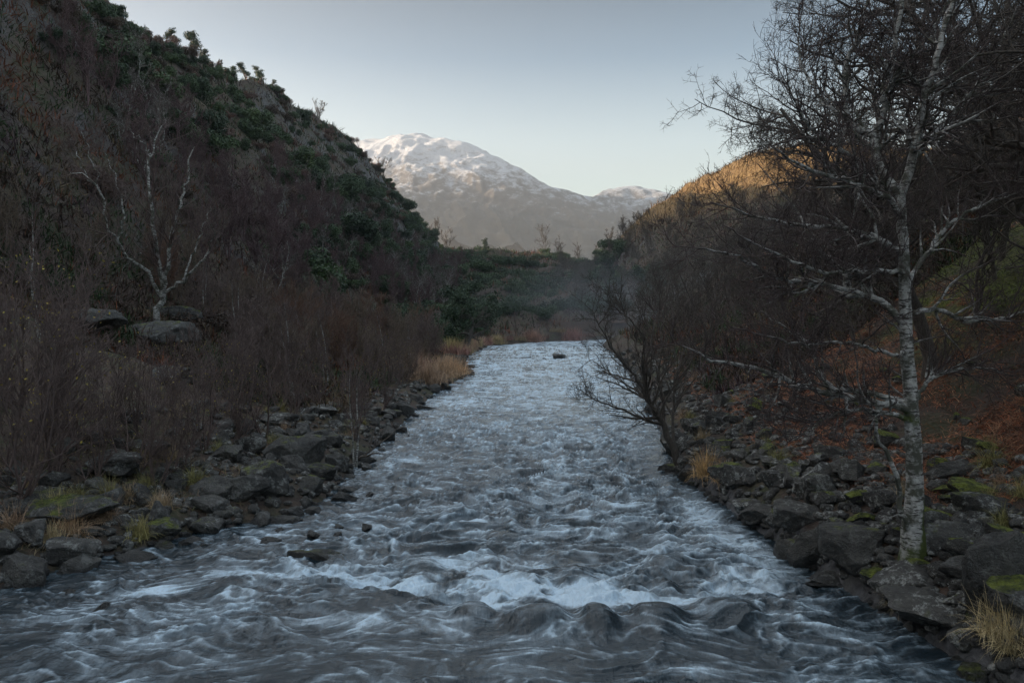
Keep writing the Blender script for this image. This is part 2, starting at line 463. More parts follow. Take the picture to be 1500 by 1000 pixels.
# ------------------------------------------------------------------ the snowy mountain
def build_mountain():
    D = 3500
    def P(u, v, d): p = W(u, v, d); return (p[0], p[1], p[2])
    crest = [P(430, 250, 3700), P(500, 222, 3650), (*P(535, 208, 3600),), P(570, 203, 3560), P(612, 197, 3500), P(650, 203, 3400), P(680, 218, 3420), P(720, 238, 3450),
             P(760, 257, 3500), P(800, 275, 3550), P(835, 284, 3600), P(858, 289, 3650), P(878, 280, 3700), P(905, 274, 3720), P(945, 272, 3700), P(965, 284, 3650), P(1010, 305, 3600), P(1100, 340, 3600)]
    spurs = [[crest[5], P(660, 228, 3250), P(690, 250, 3050), P(722, 292, 2850), P(750, 340, 2600), P(760, 385, 2450)],
             [crest[4], P(585, 232, 3250), P(560, 268, 3050), P(530, 310, 2850), P(500, 380, 2500)],
             [crest[9], P(812, 300, 3350), P(830, 330, 3100), P(850, 365, 2900), P(860, 400, 2600)],
             [crest[7], P(735, 275, 3250), P(770, 310, 3050), P(800, 345, 2850), P(820, 395, 2550)],
             [crest[14], P(930, 300, 3500), P(905, 335, 3250), P(890, 370, 3000), P(880, 405, 2650)]]
    xs = np.linspace(-3100, 1500, 620); ys = np.linspace(2250, 4600, 330)
    X, Y = np.meshgrid(xs, ys); Z = np.full(X.shape, -100.0)
    wx = X + 60 * fbm(X / 300, Y / 300, 3, 41); wy = Y + 60 * fbm(X / 300, Y / 300, 3, 51)
    for k, line in enumerate([crest] + spurs):
        sl = .46 if k == 0 else .52
        for a, b in zip(line[:-1], line[1:]):
            ex, ey = b[0] - a[0], b[1] - a[1]
            fade = 1.0
            t = np.clip(((wx - a[0]) * ex + (wy - a[1]) * ey) / (ex * ex + ey * ey), 0, 1)
            d = np.hypot(wx - a[0] - t * ex, wy - a[1] - t * ey)
            zz = a[2] + t * (b[2] - a[2]) - sl * np.sqrt(d * d + 60) + sl * 8
            Z = smax(Z, zz, 6 if k == 0 else 12)
    for a, b in [((-2250, 2300, 780), (-2150, 3300, 840)), ((-2150, 3300, 840), (-2100, 4500, 830))]:      # unseen high ridge, added to keep the lower slopes in shade
        ex, ey = b[0] - a[0], b[1] - a[1]; t = np.clip(((wx - a[0]) * ex + (wy - a[1]) * ey) / (ex * ex + ey * ey), 0, 1)
        Z = smax(Z, a[2] + t * (b[2] - a[2]) - .75 * np.hypot(wx - a[0] - t * ex, wy - a[1] - t * ey), 20)
    Z += (ridged(X / 200, Y / 260, 4, 61) - .55) * 9 + (ridged((X + wx) / 190, (Y + wy) / 900, 5, 65, .55) - .5) * 30 * (.12 + .88 * sstep(5, 150, np.interp(X, [c[0] for c in crest], [c[2] for c in crest]) - Z)) + fbm(X / 60, Y / 60, 4, 71) * 5
    Z = np.maximum(Z, -60 + 10 * fbm(X / 200, Y / 200, 2, 5))
    me = mesh_np("mountain", np.stack([X, Y, Z], -1), grid_quads(*X.shape), M['mountain'])
    tag(link("mountain", me), kind='structure')
build_mountain()

# ------------------------------------------------------------------ the river
HUMPS = [(-2.3, 13.9, .34, .12), (-.62, 13.25, .30, .24), (.42, 13.0, .44, .34), (1.40, 13.1, .24, .32), (2.35, 13.1, .36, .33), (3.6, 13.6, .40, .16), (1.0, 15.4, .35, .14), (-1.8, 16.1, .4, .13), (3.1, 16.2, .4, .15), (-.2, 18.0, .4, .13)]
def water_h(x, y):
    s = -river_sd(x, y)
    edge = .35 + .65 * sstep(0, 1.6, s)
    wx = x + .5 * gn(x / 1.5, y / 1.5, 101); wy = y + .5 * gn(x / 1.5 + 9, y / 1.5, 102)
    act = .75 + .5 * gn(x / 6, y / 9, 103)
    calm = 1 - .55 * sstep(-3.5, -6, x) * sstep(20, 16, y)
    r1 = ridged(wx / 1.7, wy / 1.15, 2, 110)
    r2 = ridged(wx / .80, wy / .36, 3, 120)
    far_ = sstep(22, 60, y)
    z = gn(x / 3.4, y / 2.2, 104) * .09 + (r1 - .5) * .24 * act + (r2 - .5) * .125 * act
    z *= edge * calm * (1 - .40 * far_)
    z += ridged(wx / .24, wy / .2, 2, 130) * .022
    ly = 13.35 + .35 * gn(x / 1.3, 0 * x, 140) + .05 * (x - 1)**2 + .35 * sstep(-.5, -3, x)
    mid = sstep(-5.6, -3.4, x) * sstep(5.6, 4.6, x)
    step = sstep(ly + .45, ly - .15, y) * mid
    z = z * (1 - .35 * step * sstep(9, 11, y)) + .05 * step
    hump = 0 * x
    nearw = sstep(13.0, 11.6, y)
    z *= 1 - .3 * nearw
    for hx, hy, wd, hh in HUMPS:
        dy = (y - hy) / np.where(y < hy, .55, .24)
        g = np.exp(-((((x - hx + .1 * gn(x, y / .5, 5)) / wd)**2 + dy**2) * .8)**1.5)
        z = z * (1 - .75 * np.clip(g, 0, 1)) + .82 * hh * g; hump = np.maximum(hump, g)
    boil = np.exp(-((y - 14.6) / 1.2)**2) * mid * (y > ly)
    z += boil * (fbm(x / .55, y / .5, 4, 150) * .12 + .03)
    # froth: a soft envelope broken up by warped, flow-drawn noise; far_ terms paint reflected sky
    ax = wx + .22 * gn(x / .5, y / .6, 180); ay = wy + .22 * gn(x / .5, y / .6 + 7, 181)
    pat = fbm(ax / 1.0, ay / .62, 4, 160) * .5 + .5
    fil = ridged(ax / .85, ay / .40, 4, 190, .6)
    env = .27 + .13 * gn(x / 4, y / 6, 171) + .20 * far_
    f1 = mid * sstep(ly + .02, ly + .40, y) * sstep(18.8, 14.0, y) * (1 - .8 * hump)
    big = sstep(-.45, .35, fbm(x / 1.9, y / 1.1, 2, 195))
    env = np.maximum(env, f1 * (.46 + .56 * sstep(16.8, 14.0, y)) * (.45 + .65 * big))
    side = np.exp(-((x - (4.9 - .03 * (y - 15))) / .9)**2) * sstep(13.5, 15.5, y) * sstep(28, 19, y)
    env = np.maximum(env, side * .62)
    for fx, fy, rx, ry, st in [(-6.35, 14.5, .75, .34, .85), (-2.9, 17.4, .9, .4, .6), (-.8, 19.4, .7, .4, .65), (1.6, 20.2, .9, .5, .6), (.9, 24, .9, .5, .6), (-3.6, 15.4, 1.4, .8, .7), (3.1, 17.0, 1.1, .6, .65),
                           (-5.2, 15.6, 1.0, .4, .6), (2.8, 11.2, 1.3, .35, .55), (4.4, 10.8, 1.2, .3, .6), (-2.1, 11.9, .9, .25, .45), (-2.6, 13.0, 1.2, .35, .6), (3.9, 14.3, 1.0, .7, .65), (-1, 16.2, 2.2, .8, .6)]:
        env = np.maximum(env, st * np.exp(-((x - fx) / rx)**2 - ((y - fy) / ry)**2))
    crest = sstep(.5, .9, r1 * .5 + r2 * .5)
    foam_sheen = env * 1.2 + (pat - .5) * 1.0 * (.25 + env) + (fil - .45) * 1.0 * (.25 + env) + crest * .25 * act + sstep(.50, .85, r2) * .42 * (.5 + pat) - .12
    foam_sheen = foam_sheen * (1 - .30 * nearw) * (1 - .30 * sstep(.25, .8, hump)) * (.6 + .4 * edge)  # froth kept on the humps mimics their silvery highlight
    foam_sheen = foam_sheen * (1 - .2 * far_) + .30 * far_ * (.55 + .9 * pat) * (.75 + .6 * gn(x / 5, y / 2.6, 199))  # extra paleness far off paints sky reflection over the froth
    return z, np.clip(foam_sheen, 0, 1)

def build_water():
    inv = np.linspace(1 / 8.5, 1 / 165., 900)
    ys = np.concatenate([np.linspace(-60, 8, 18), 1 / inv])
    tt = np.linspace(0, 1, 640)
    lb = np.interp(ys, [p[1] for p in LB], [p[0] for p in LB]) - 1.2
    rb = np.interp(ys, [p[1] for p in RB], [p[0] for p in RB]) + 1.2
    lb = np.where(ys > 118, np.minimum(lb, np.interp(ys, [118, 133, 150, 170], [-5, 0, 20, 40])), lb)
    rb = np.where(ys > 118, 75, rb)
    X = lb[:, None] + (rb - lb)[:, None] * tt[None]; Y = np.repeat(ys[:, None], len(tt), 1)
    Z, Fm = water_h(X, Y)
    me = mesh_np("river_water", np.stack([X, Y, Z], -1), grid_quads(*X.shape), M['water'], {'foam_sheen': Fm.ravel()})
    tag(link("river_water", me), kind='structure')
build_water()

# ------------------------------------------------------------------ boulders
def ico(sub):
    import bmesh
    bm = bmesh.new(); bmesh.ops.create_icosphere(bm, subdivisions=sub, radius=1)
    V = np.array([v.co[:] for v in bm.verts]); T = np.array([[v.index for v in f.verts] for f in bm.faces]); bm.free()
    return V, T
ICO = ico(5)
def rock_mesh(seed, sx=1, sy=1, sz=.7, cuts=9, rough=.10, name="boulder"):
    rg = np.random.default_rng(seed)
    V = ICO[0].copy()
    for _ in range(cuts):
        n = rg.normal(size=3); n /= np.linalg.norm(n)
        d = rg.uniform(.48, .82); o = V @ n - d
        V -= np.maximum(o, 0)[:, None] * n[None] * .98
    q = V * 1.6 + seed * 3.1
    V *= (1 + rough * 1.6 * vn3(q[:, 0], q[:, 1], q[:, 2], seed) + rough * .8 * vn3(q[:, 0] * 2.3, q[:, 1] * 2.3, q[:, 2] * 2.3, seed + 1)
          + rough * .4 * vn3(q[:, 0] * 5.3, q[:, 1] * 5.3, q[:, 2] * 5.3, seed + 2) - rough * .55 * np.abs(vn3(q[:, 0] * 3.7, q[:, 1] * 3.7, q[:, 2] * 6.0, seed + 5)) + rough * .28 * vn3(q[:, 0] * 12, q[:, 1] * 12, q[:, 2] * 12, seed + 3))[:, None]
    V *= np.array([sx, sy, sz]) / .8
    return mesh_np(name, V, ICO[1], M['rock'], tri=True)
ROCKS = [rock_mesh(s, 1, RNG.uniform(.7, 1), RNG.uniform(.55, .85), int(RNG.integers(11, 20)), RNG.uniform(.05, .10)) for s in range(1, 15)]
SLABS = [rock_mesh(s, 1.1, .8, .34, 8, .10) for s in range(31, 35)]
LOWS = None

def boulder(x, y, size, label, group=None, proto=None, sink=.25, moss=0., lich=.4, rot=None, asp=(1, 1, 1), name="boulder", z=None):
    me = proto or ROCKS[random.randrange(len(ROCKS))]
    o = link(name, me, loc=(x, y, 0))
    r = size / 2
    if y > 30 and size > 1.2 and x < -8: sink = .5
    zz = max(gz(x, y), -.02 - .3 * r) if z is None else z
    o.location.z = zz + r * asp[2] * (.6 - sink * 1.2)
    o.scale = (r * asp[0], r * asp[1], r * asp[2])
    o.rotation_euler = rot or (random.uniform(-.25, .25), random.uniform(-.25, .25), random.uniform(0, 6.28))
    o.color = (moss, lich, 0, 1)
    return tag(o, label, 'boulder', group)

PLACED = []
# rocks one can tell apart in the photograph: (u, v of the foot, width px, height factor, moss, lichen, label)
NAMED = [
    (448, 612, 70, .4, -.2, 1.0, "pale flat lichened rock farthest up the left bank rock field", 3),
    (405, 628, 60, .4, -.2, 1.0, "pale flat rock below and left of the farthest lichened one", 5),
    (160, 708, 90, .4, -.1, .9, "long pale flat rock among the near left saplings", 1),
    (215, 672, 60, .5, -.1, .9, "pale rock at the foot of the third sapling clump on the left", 7),
    (22, 868, 90, .62, .0, .3, "dark wet boulder at the water's edge cut by the left edge of the photo", 2),
    (90, 842, 80, .60, .0, .5, "pale-topped grey boulder beside the straw grass tuft at the water's edge", 4),
    (112, 846, 62, .75, .0, .3, "black-shadowed rounded boulder below the straw grass tuft", 1),
    (190, 826, 70, .55, .0, .1, "low black wet rock jutting into the water right of the straw grass tufts", 5),
    (268, 800, 44, .5, .0, .0, "flat dark rock standing alone in the shallows off the left bank", 6),
    (88, 782, 110, .62, .25, .4, "broad moss-streaked boulder behind the straw grass tuft", 7),
    (225, 795, 55, .7, .35, .3, "green-topped boulder with yellow grass leaning on its side", 3),
    (380, 738, 62, 1.25, .28, .5, "tall pointed boulder with a green mossy left face on the left bank", 8),
    (365, 672, 44, .8, .0, .6, "rounded pale boulder just above the tall pointed boulder", 9),
    (452, 728, 38, .95, .40, .2, "round olive mossy boulder right at the left waterline", 10),
    (470, 705, 42, .8, .32, .3, "pale olive boulder above the round mossy one at the left waterline", 11),
    (503, 737, 44, .68, .15, .1, "dark rounded rock standing clear in the water off the left bank", 12),
    (474, 741, 24, .5, .0, .0, "small dark rock touching the left of the clear-standing river rock", 13),
    (452, 826, 74, .52, .30, .1, "large brown mossy boulder low in the rapids on the left side", 0),
    (437, 806, 34, .5, .05, .1, "small dark rock touching the upstream side of the brown mossy boulder", 2),
    (390, 800, 36, .7, .0, .0, "knobbly dark rock in the shallows left of the brown mossy boulder", 5),
    (414, 770, 40, .75, .0, .3, "smooth rounded grey boulder at the foot of the left rock pile", 7),
    (455, 755, 26, .9, .0, .0, "pointed dark wet rock at the tip of the left rock pile", 3),
    (456, 792, 20, .9, .0, .0, "little upright dark rock just above the brown mossy boulder", 4),
    (487, 775, 24, .45, .0, .0, "small low rock awash near the little upright rock", 6),
    (305, 765, 46, .75, .0, .3, "grey pocked boulder at the waterline below the long dark slab", 8),
    (345, 745, 76, .5, .0, .3, "wedge-shaped dark boulder in the middle of the left rock pile", 9),
    (310, 735, 84, .5, .1, .1, "long dark humped slab at the top of the left rock pile", 10),
    (430, 690, 86, .75, .1, .2, "large dark boulder shading the rocks above the olive ones", 11),
    (527, 684, 34, .9, .05, .1, "dark pyramid boulder at the waterline by the dead fallen branch", 12),
    (510, 702, 20, .8, .0, .0, "small black rock in the water below the dark pyramid boulder", 13),
    (625, 601, 28, .5, .0, .0, "low black rock at the water's edge below the far reeds", 0),
    (636, 578, 22, .8, .15, .0, "greenish dark rock at the foot of the far reeds", 1),
    (685, 552, 24, .9, .0, .0, "dark rock block standing in the water beside the golden reeds", 2),
    (688, 540, 14, .9, .0, .0, "small dark rock perched behind the block beside the golden reeds", 3),
    (818, 526, 21, .6, .0, .0, "square dark rock alone in mid river far upstream", 4),
    (766, 525, 24, .35, .0, .0, "low flat rock awash left of the square mid river rock", 5),
    (797, 527, 9, .6, .0, .0, "tiny rock between the flat and the square mid river rocks", 6),
    (120, 486, 82, .8, .0, .2, "big dark humped boulder left of the white multi-stemmed birch", 7),
    (212, 500, 110, .5, .1, .3, "broad pale-topped slab of rock under the white multi-stemmed birch", 8),
    (245, 470, 70, .45, .30, .2, "moss-topped boulder right behind the white multi-stemmed birch", 9),
    (235, 560, 90, .4, .0, 1., "pale lichened rock half hidden in twigs below the birch slab", 10),
    (55, 492, 26, .9, .0, 1., "small pale boulder seen through saplings left of the big humped boulder", 11),
    (1010, 705, 26, .8, .0, .1, "dark rock at the waterline under the golden grass on the right bank", 12),
    (985, 698, 18, .8, .0, .0, "small dark rock at the foot of the leaning tree", 13),
    (1085, 718, 46, .9, .0, .9, "pale upright rock right of the golden grass clump", 0),
    (1200, 838, 62, 1.0, .0, .2, "smooth round grey boulder in the water left of the big birch", 1),
    (1222, 862, 64, .35, .0, .4, "flat pitted rock awash at the foot of the round grey boulder", 2),
    (1260, 845, 110, .75, .05, .2, "large black boulder between the round grey boulder and the birch", 3),
    (1170, 790, 80, .6, .0, .5, "long grey slab sloping into the river on the right bank", 4),
    (1120, 770, 60, .6, .0, .4, "grey angular boulder at the upstream end of the right bank slabs", 5),
    (1335, 895, 120, .5, .0, .9, "white lichen crusted boulder under the roots of the birch", 6),
    (1375, 935, 120, .55, .0, .9, "lichen spotted black boulder at the water's edge below the birch", 7),
    (1418, 862, 52, .9, .0, .2, "squared brown stone set in the right bank beside the tall slab", 8),
    (1468, 905, 84, 1.5, .1, .2, "tall smooth leaning slab at the right edge of the photo", 9),
    (1395, 810, 90, .6, .12, .4, "domed grey boulder immediately right of the birch trunk", 10),
    (1265, 745, 44, .7, .9, .1, "bright green moss cushion boulder left of the birch trunk", 11),
    (1270, 770, 40, .5, .8, .1, "low moss covered stone below the moss cushion boulder", 12),
    (1457, 662, 36, .55, 1.0, .0, "bright lime green mossy boulder among the bracken on the right", 13),
    (1428, 664, 32, .8, .45, .2, "half mossy dark boulder touching the lime green one", 0),
    (1410, 712, 64, .5, .0, .3, "blue-grey flat topped rock among moss right of the birch", 1),
    (1385, 690, 44, .5, .8, .1, "moss mounded boulder between the birch and the lime green one", 2),
    (1440, 738, 84, .38, .75, .4, "long mossy ledge stone with a pale patch right of the birch", 3),
    (1300, 660, 50, .6, .8, .3, "mossy boulder behind the thin side stem of the birch", 4),
    (1395, 728, 40, .4, .9, .1, "mossy stone under the blue-grey flat topped rock", 5),
    (1288, 700, 40, .6, .4, .4, "dark mossy rock in the bracken left of the birch trunk", 6),
    (1135, 690, 40, .6, .0, 1., "pale lichen boulder in the stone scatter left of the bracken", 7),
]
for (u, v, wpx, asp, moss, lich, lab, k) in NAMED:
    p = G(u, v - wpx * asp * .12)
    size = wpx * p[1] / F
    me = ROCKS[k % len(ROCKS)]
    if asp < .45 and p[1] < 30 and moss < .6: me = SLABS[k % 4]; asp *= 1.9
    boulder(p[0], p[1] + size * .25, size * 1.08, lab, moss=moss, lich=lich, proto=me, asp=(1, .85, asp * 1.25), rot=(random.uniform(-.12, .12), random.uniform(-.15, .15), random.uniform(-.5, .5)))
    PLACED.append((p[0], p[1] + size * .25, size * .5))

def free(x, y, r, k=.75):
    return all((x - a)**2 + (y - b)**2 > ((r + c) * k)**2 for a, b, c in PLACED)

def scatter_rocks(n, yr, sr, side, size, labf, group, moss, lich, maxu=None, k=.62, tries=60):
    c = 0
    for _ in range(n * tries):
        if c >= n: break
        y = 1 / random.uniform(1 / yr[1], 1 / yr[0]); s = random.uniform(*sr)
        x = (LBX(y) - s) if side < 0 else (RBX(y) + s)
        r = random.uniform(*size) * (1.0 - .35 * (s / max(sr[1], .1)))
        if not free(x, y, r / 2, k): continue
        z = gz(x, y)
        u, v = px(x, y, max(z, 0) + r * .5)
        if u < -15 or u > 1515 or v > 1010: continue
        boulder(x, y, r, labf, group, moss=random.uniform(*moss), lich=random.uniform(*lich), asp=(1, random.uniform(.75, 1), random.uniform(.75, 1.15)))
        PLACED.append((x, y, r / 2)); c += 1
scatter_rocks(135, (14.5, 36), (-.35, 6.5), -1, (.3, 1.1), "grey boulder in the jumbled rock pile along the near left bank", "boulders heaped on the near left bank", (-.2, .2), (0, .7))
scatter_rocks(34, (32, 110), (-.3, 1.6), -1, (.5, 1.4), "dark boulder edging the left bank farther upstream", "boulders edging the far left bank", (-.2, .1), (0, .4))
scatter_rocks(84, (11, 30), (-.15, 2.3), 1, (.35, 1.2), "dark angular boulder in the tumbled wall of the near right bank", "boulders of the right bank wall", (-.1, .5), (.3, 1), k=.5)
scatter_rocks(26, (17, 34), (2.0, 7), 1, (.3, .7), "mossy or lichened stone lying among the dead bracken", "stones among the right bank bracken", (.2, .9), (.3, 1))
scatter_rocks(16, (34, 100), (-.2, 1.2), 1, (.5, 1.2), "dark rock edging the right bank behind the leaning tree", "rocks on the far right bank", (-.3, .1), (0, .4))
for (x, y, s) in [(-3.4, 18.9, .35), (-3.9, 18.2, .25), (-6.5, 17.2, .3), (-6.0, 17.9, .28), (-5.3, 18.5, .3), (-7.9, 14.5, .3), (-6.9, 13.6, .45), (-3.9, 22.3, .3), (-2.9, 21, .25)]:
    boulder(x, y, s, "small dark stone just breaking the water off the left bank", "stones awash off the left bank", sink=.4, z=-.08)

# rubble between the boulders
def rubble():
    V0, T0 = ico(2); Vs = []; Ts = []; off = 0
    for i in range(5200):
        y = 1 / random.uniform(1 / 70, 1 / 10.5); sd = random.random() < .5
        s = random.uniform(-.1, 3.6) if sd else random.uniform(-.1, 4.2)
        x = (RBX(y) + s) if sd else (LBX(y) - s)
        Vs.append((x, y)); 
    xy = np.array(Vs); z = H(xy[:, 0], xy[:, 1]); Vs = []
    for i in range(len(xy)):
        r = random.uniform(.04, .13) * (1 + xy[i, 1] / 60)
        q = V0 * np.array([1, random.uniform(.6, 1), random.uniform(.4, .8)]) * r * (1 + .25 * RNG.normal(size=(len(V0), 1)) * .5)
        a = random.uniform(0, 6.28); c, s_ = math.cos(a), math.sin(a)
        q = np.stack([q[:, 0] * c - q[:, 1] * s_, q[:, 0] * s_ + q[:, 1] * c, q[:, 2]], -1) + np.array([xy[i, 0], xy[i, 1], z[i] + r * .2])
        Vs.append(q); Ts.append(T0 + off); off += len(V0)
    o = link("rubble", mesh_np("rubble", np.concatenate(Vs), np.concatenate(Ts), M['rock'], tri=True))
    o.color = (-.1, .8, 0, 1)
    tag(o, "small grey stones filling the gaps between the bank boulders", "rubble", kind="stuff")
rubble()

# ------------------------------------------------------------------ woody plants
def unit(v): return v / np.maximum(np.linalg.norm(v, axis=-1, keepdims=True), 1e-9)

def paths(p0, d0, L, n, jit, trop, rg, droop=0.0):
    """grow N paths of n points: start, direction, length; trop = pull upward"""
    N = len(p0); P = np.zeros((N, n, 3)); P[:, 0] = p0; d = d0.copy(); st = (L / (n - 1))[:, None]
    for i in range(1, n):
        d = d + rg.normal(size=(N, 3)) * jit
        d[:, 2] += trop - droop * i / n
        d = unit(d); P[:, i] = P[:, i - 1] + d * st
    return P

def children(P, Rr, per, tr, ang, lf, n, jit, trop, rg, rr=.6, rmin=.003, minL=.1, droop=0., taper=.25, maxL=99, flat=0., wt=None, lend=.55, absL=None):
    N, m, _ = P.shape
    seg = np.linalg.norm(np.diff(P, axis=1), axis=-1).sum(1)
    if per < 1:
        idx = np.where(rg.random(N) < per)[0]
    else:
        idx = np.repeat(np.arange(N), int(per))
    if wt is not None:
        c = np.maximum(1, np.round(per * seg / wt)).astype(int); idx = np.repeat(np.arange(N), c)
    t = rg.uniform(tr[0], tr[1], len(idx)); f = t * (m - 1); i = np.minimum(f.astype(int), m - 2); fr = (f - i)[:, None]
    p0 = P[idx, i] * (1 - fr) + P[idx, i + 1] * fr
    T = unit(P[idx, i + 1] - P[idx, i])
    r0 = Rr[idx, i] * (1 - fr[:, 0]) + Rr[idx, i + 1] * fr[:, 0]
    q = rg.normal(size=T.shape); q[:, 2] *= (1 - flat); q[:, 2] += .15; q = unit(q - (q * T).sum(1, keepdims=True) * T)
    a = rg.uniform(ang[0], ang[1], len(idx))[:, None]
    d = np.cos(a) * T + np.sin(a) * q
    L = seg[idx] * lf * rg.uniform(.6, 1.2, len(idx)) * (1 - (1 - lend) * t) if absL is None else rg.uniform(absL[0], absL[1], len(idx)) * (1 - (1 - lend) * t)
    L = np.clip(L, minL, maxL)
    C = paths(p0, d, L, n, jit, trop, rg, droop)
    rc = np.maximum(r0 * rr, rmin)
    Rc = rc[:, None] * (1 - (1 - taper) * np.linspace(0, 1, n)[None])
    Rc = np.maximum(Rc, rmin * .5)
    return C, Rc

def tubes(sets, k=3):
    Vs = []; Qs = []; Rs = []; off = 0
    for P, Rr, kk in sets:
        N, n, _ = P.shape
        if N == 0: continue
        T = np.zeros_like(P); T[:, 1:-1] = P[:, 2:] - P[:, :-2]; T[:, 0] = P[:, 1] - P[:, 0]; T[:, -1] = P[:, -1] - P[:, -2]
        T = unit(T); mean = unit(P[:, -1] - P[:, 0])
        ref = np.where(np.abs(mean[:, 2:3]) < .75, np.array([[0, 0, 1.]]), np.array([[1., 0, 0]]))[:, None]
        A = unit(np.cross(T, ref)); B = np.cross(T, A)
        th = np.arange(kk) * 2 * math.pi / kk
        V = P[:, :, None] + Rr[:, :, None, None] * (A[:, :, None] * np.cos(th)[None, None, :, None] + B[:, :, None] * np.sin(th)[None, None, :, None])
        i = np.arange(N * n * kk).reshape(N, n, kk); j = np.roll(i, -1, axis=2)
        Q = np.stack([i[:, :-1], j[:, :-1], j[:, 1:], i[:, 1:]], -1).reshape(-1, 4) + off
        Vs.append(V.reshape(-1, 3)); Qs.append(Q); Rs.append(np.repeat(Rr.ravel(), kk)); off += N * n * kk
    return np.concatenate(Vs), np.concatenate(Qs), np.concatenate(Rs)

def tube_mesh(name, sets, mat, mossz=None):
    V, Q, Rr = tubes(sets)
    at = {'rad': Rr}
    if mossz: at['moss'] = mossz(V)
    return mesh_np(name, V, Q, mat, at)

def spline(pts, n=None, per=4):
    pts = np.array(pts, float); m = len(pts)
    n = n or (m - 1) * per + 1
    t = np.linspace(0, m - 1, n); i = np.minimum(t.astype(int), m - 2); f = (t - i)[:, None]
    p0 = pts[np.maximum(i - 1, 0)]; p1 = pts[i]; p2 = pts[i + 1]; p3 = pts[np.minimum(i + 2, m - 1)]
    return .5 * ((2 * p1) + (-p0 + p2) * f + (2 * p0 - 5 * p1 + 4 * p2 - p3) * f**2 + (-p0 + 3 * p1 - 3 * p2 + p3) * f**3)

def limb_set(defs, n=17, k=6, wob=.03, rg=RNG):
    P = np.stack([spline(d[0], n) for d in defs]); Rr = np.stack([np.interp(np.linspace(0, 1, n), np.linspace(0, 1, len(d[1])), d[1]) for d in defs])
    w_ = rg.normal(size=P.shape) * wob; w_[:, 0] = 0; w_[:, -1] = 0
    return P + w_, Rr

def cat(*a):
    return np.concatenate(a)

def make_tree(name, trunk_sets, crown_sets, mat_t, mat_c, label, cat_, group=None, loc=(0, 0, 0), mossz=None):
    root = bpy.data.objects.new(name, None); COL.objects.link(root); root.location = loc
    root.empty_display_size = .3
    tag(root, label, cat_, group)
    link("trunk", tube_mesh("trunk", trunk_sets, mat_t, mossz), root)
    link("crown", tube_mesh("crown", crown_sets, mat_c), root)
    return root

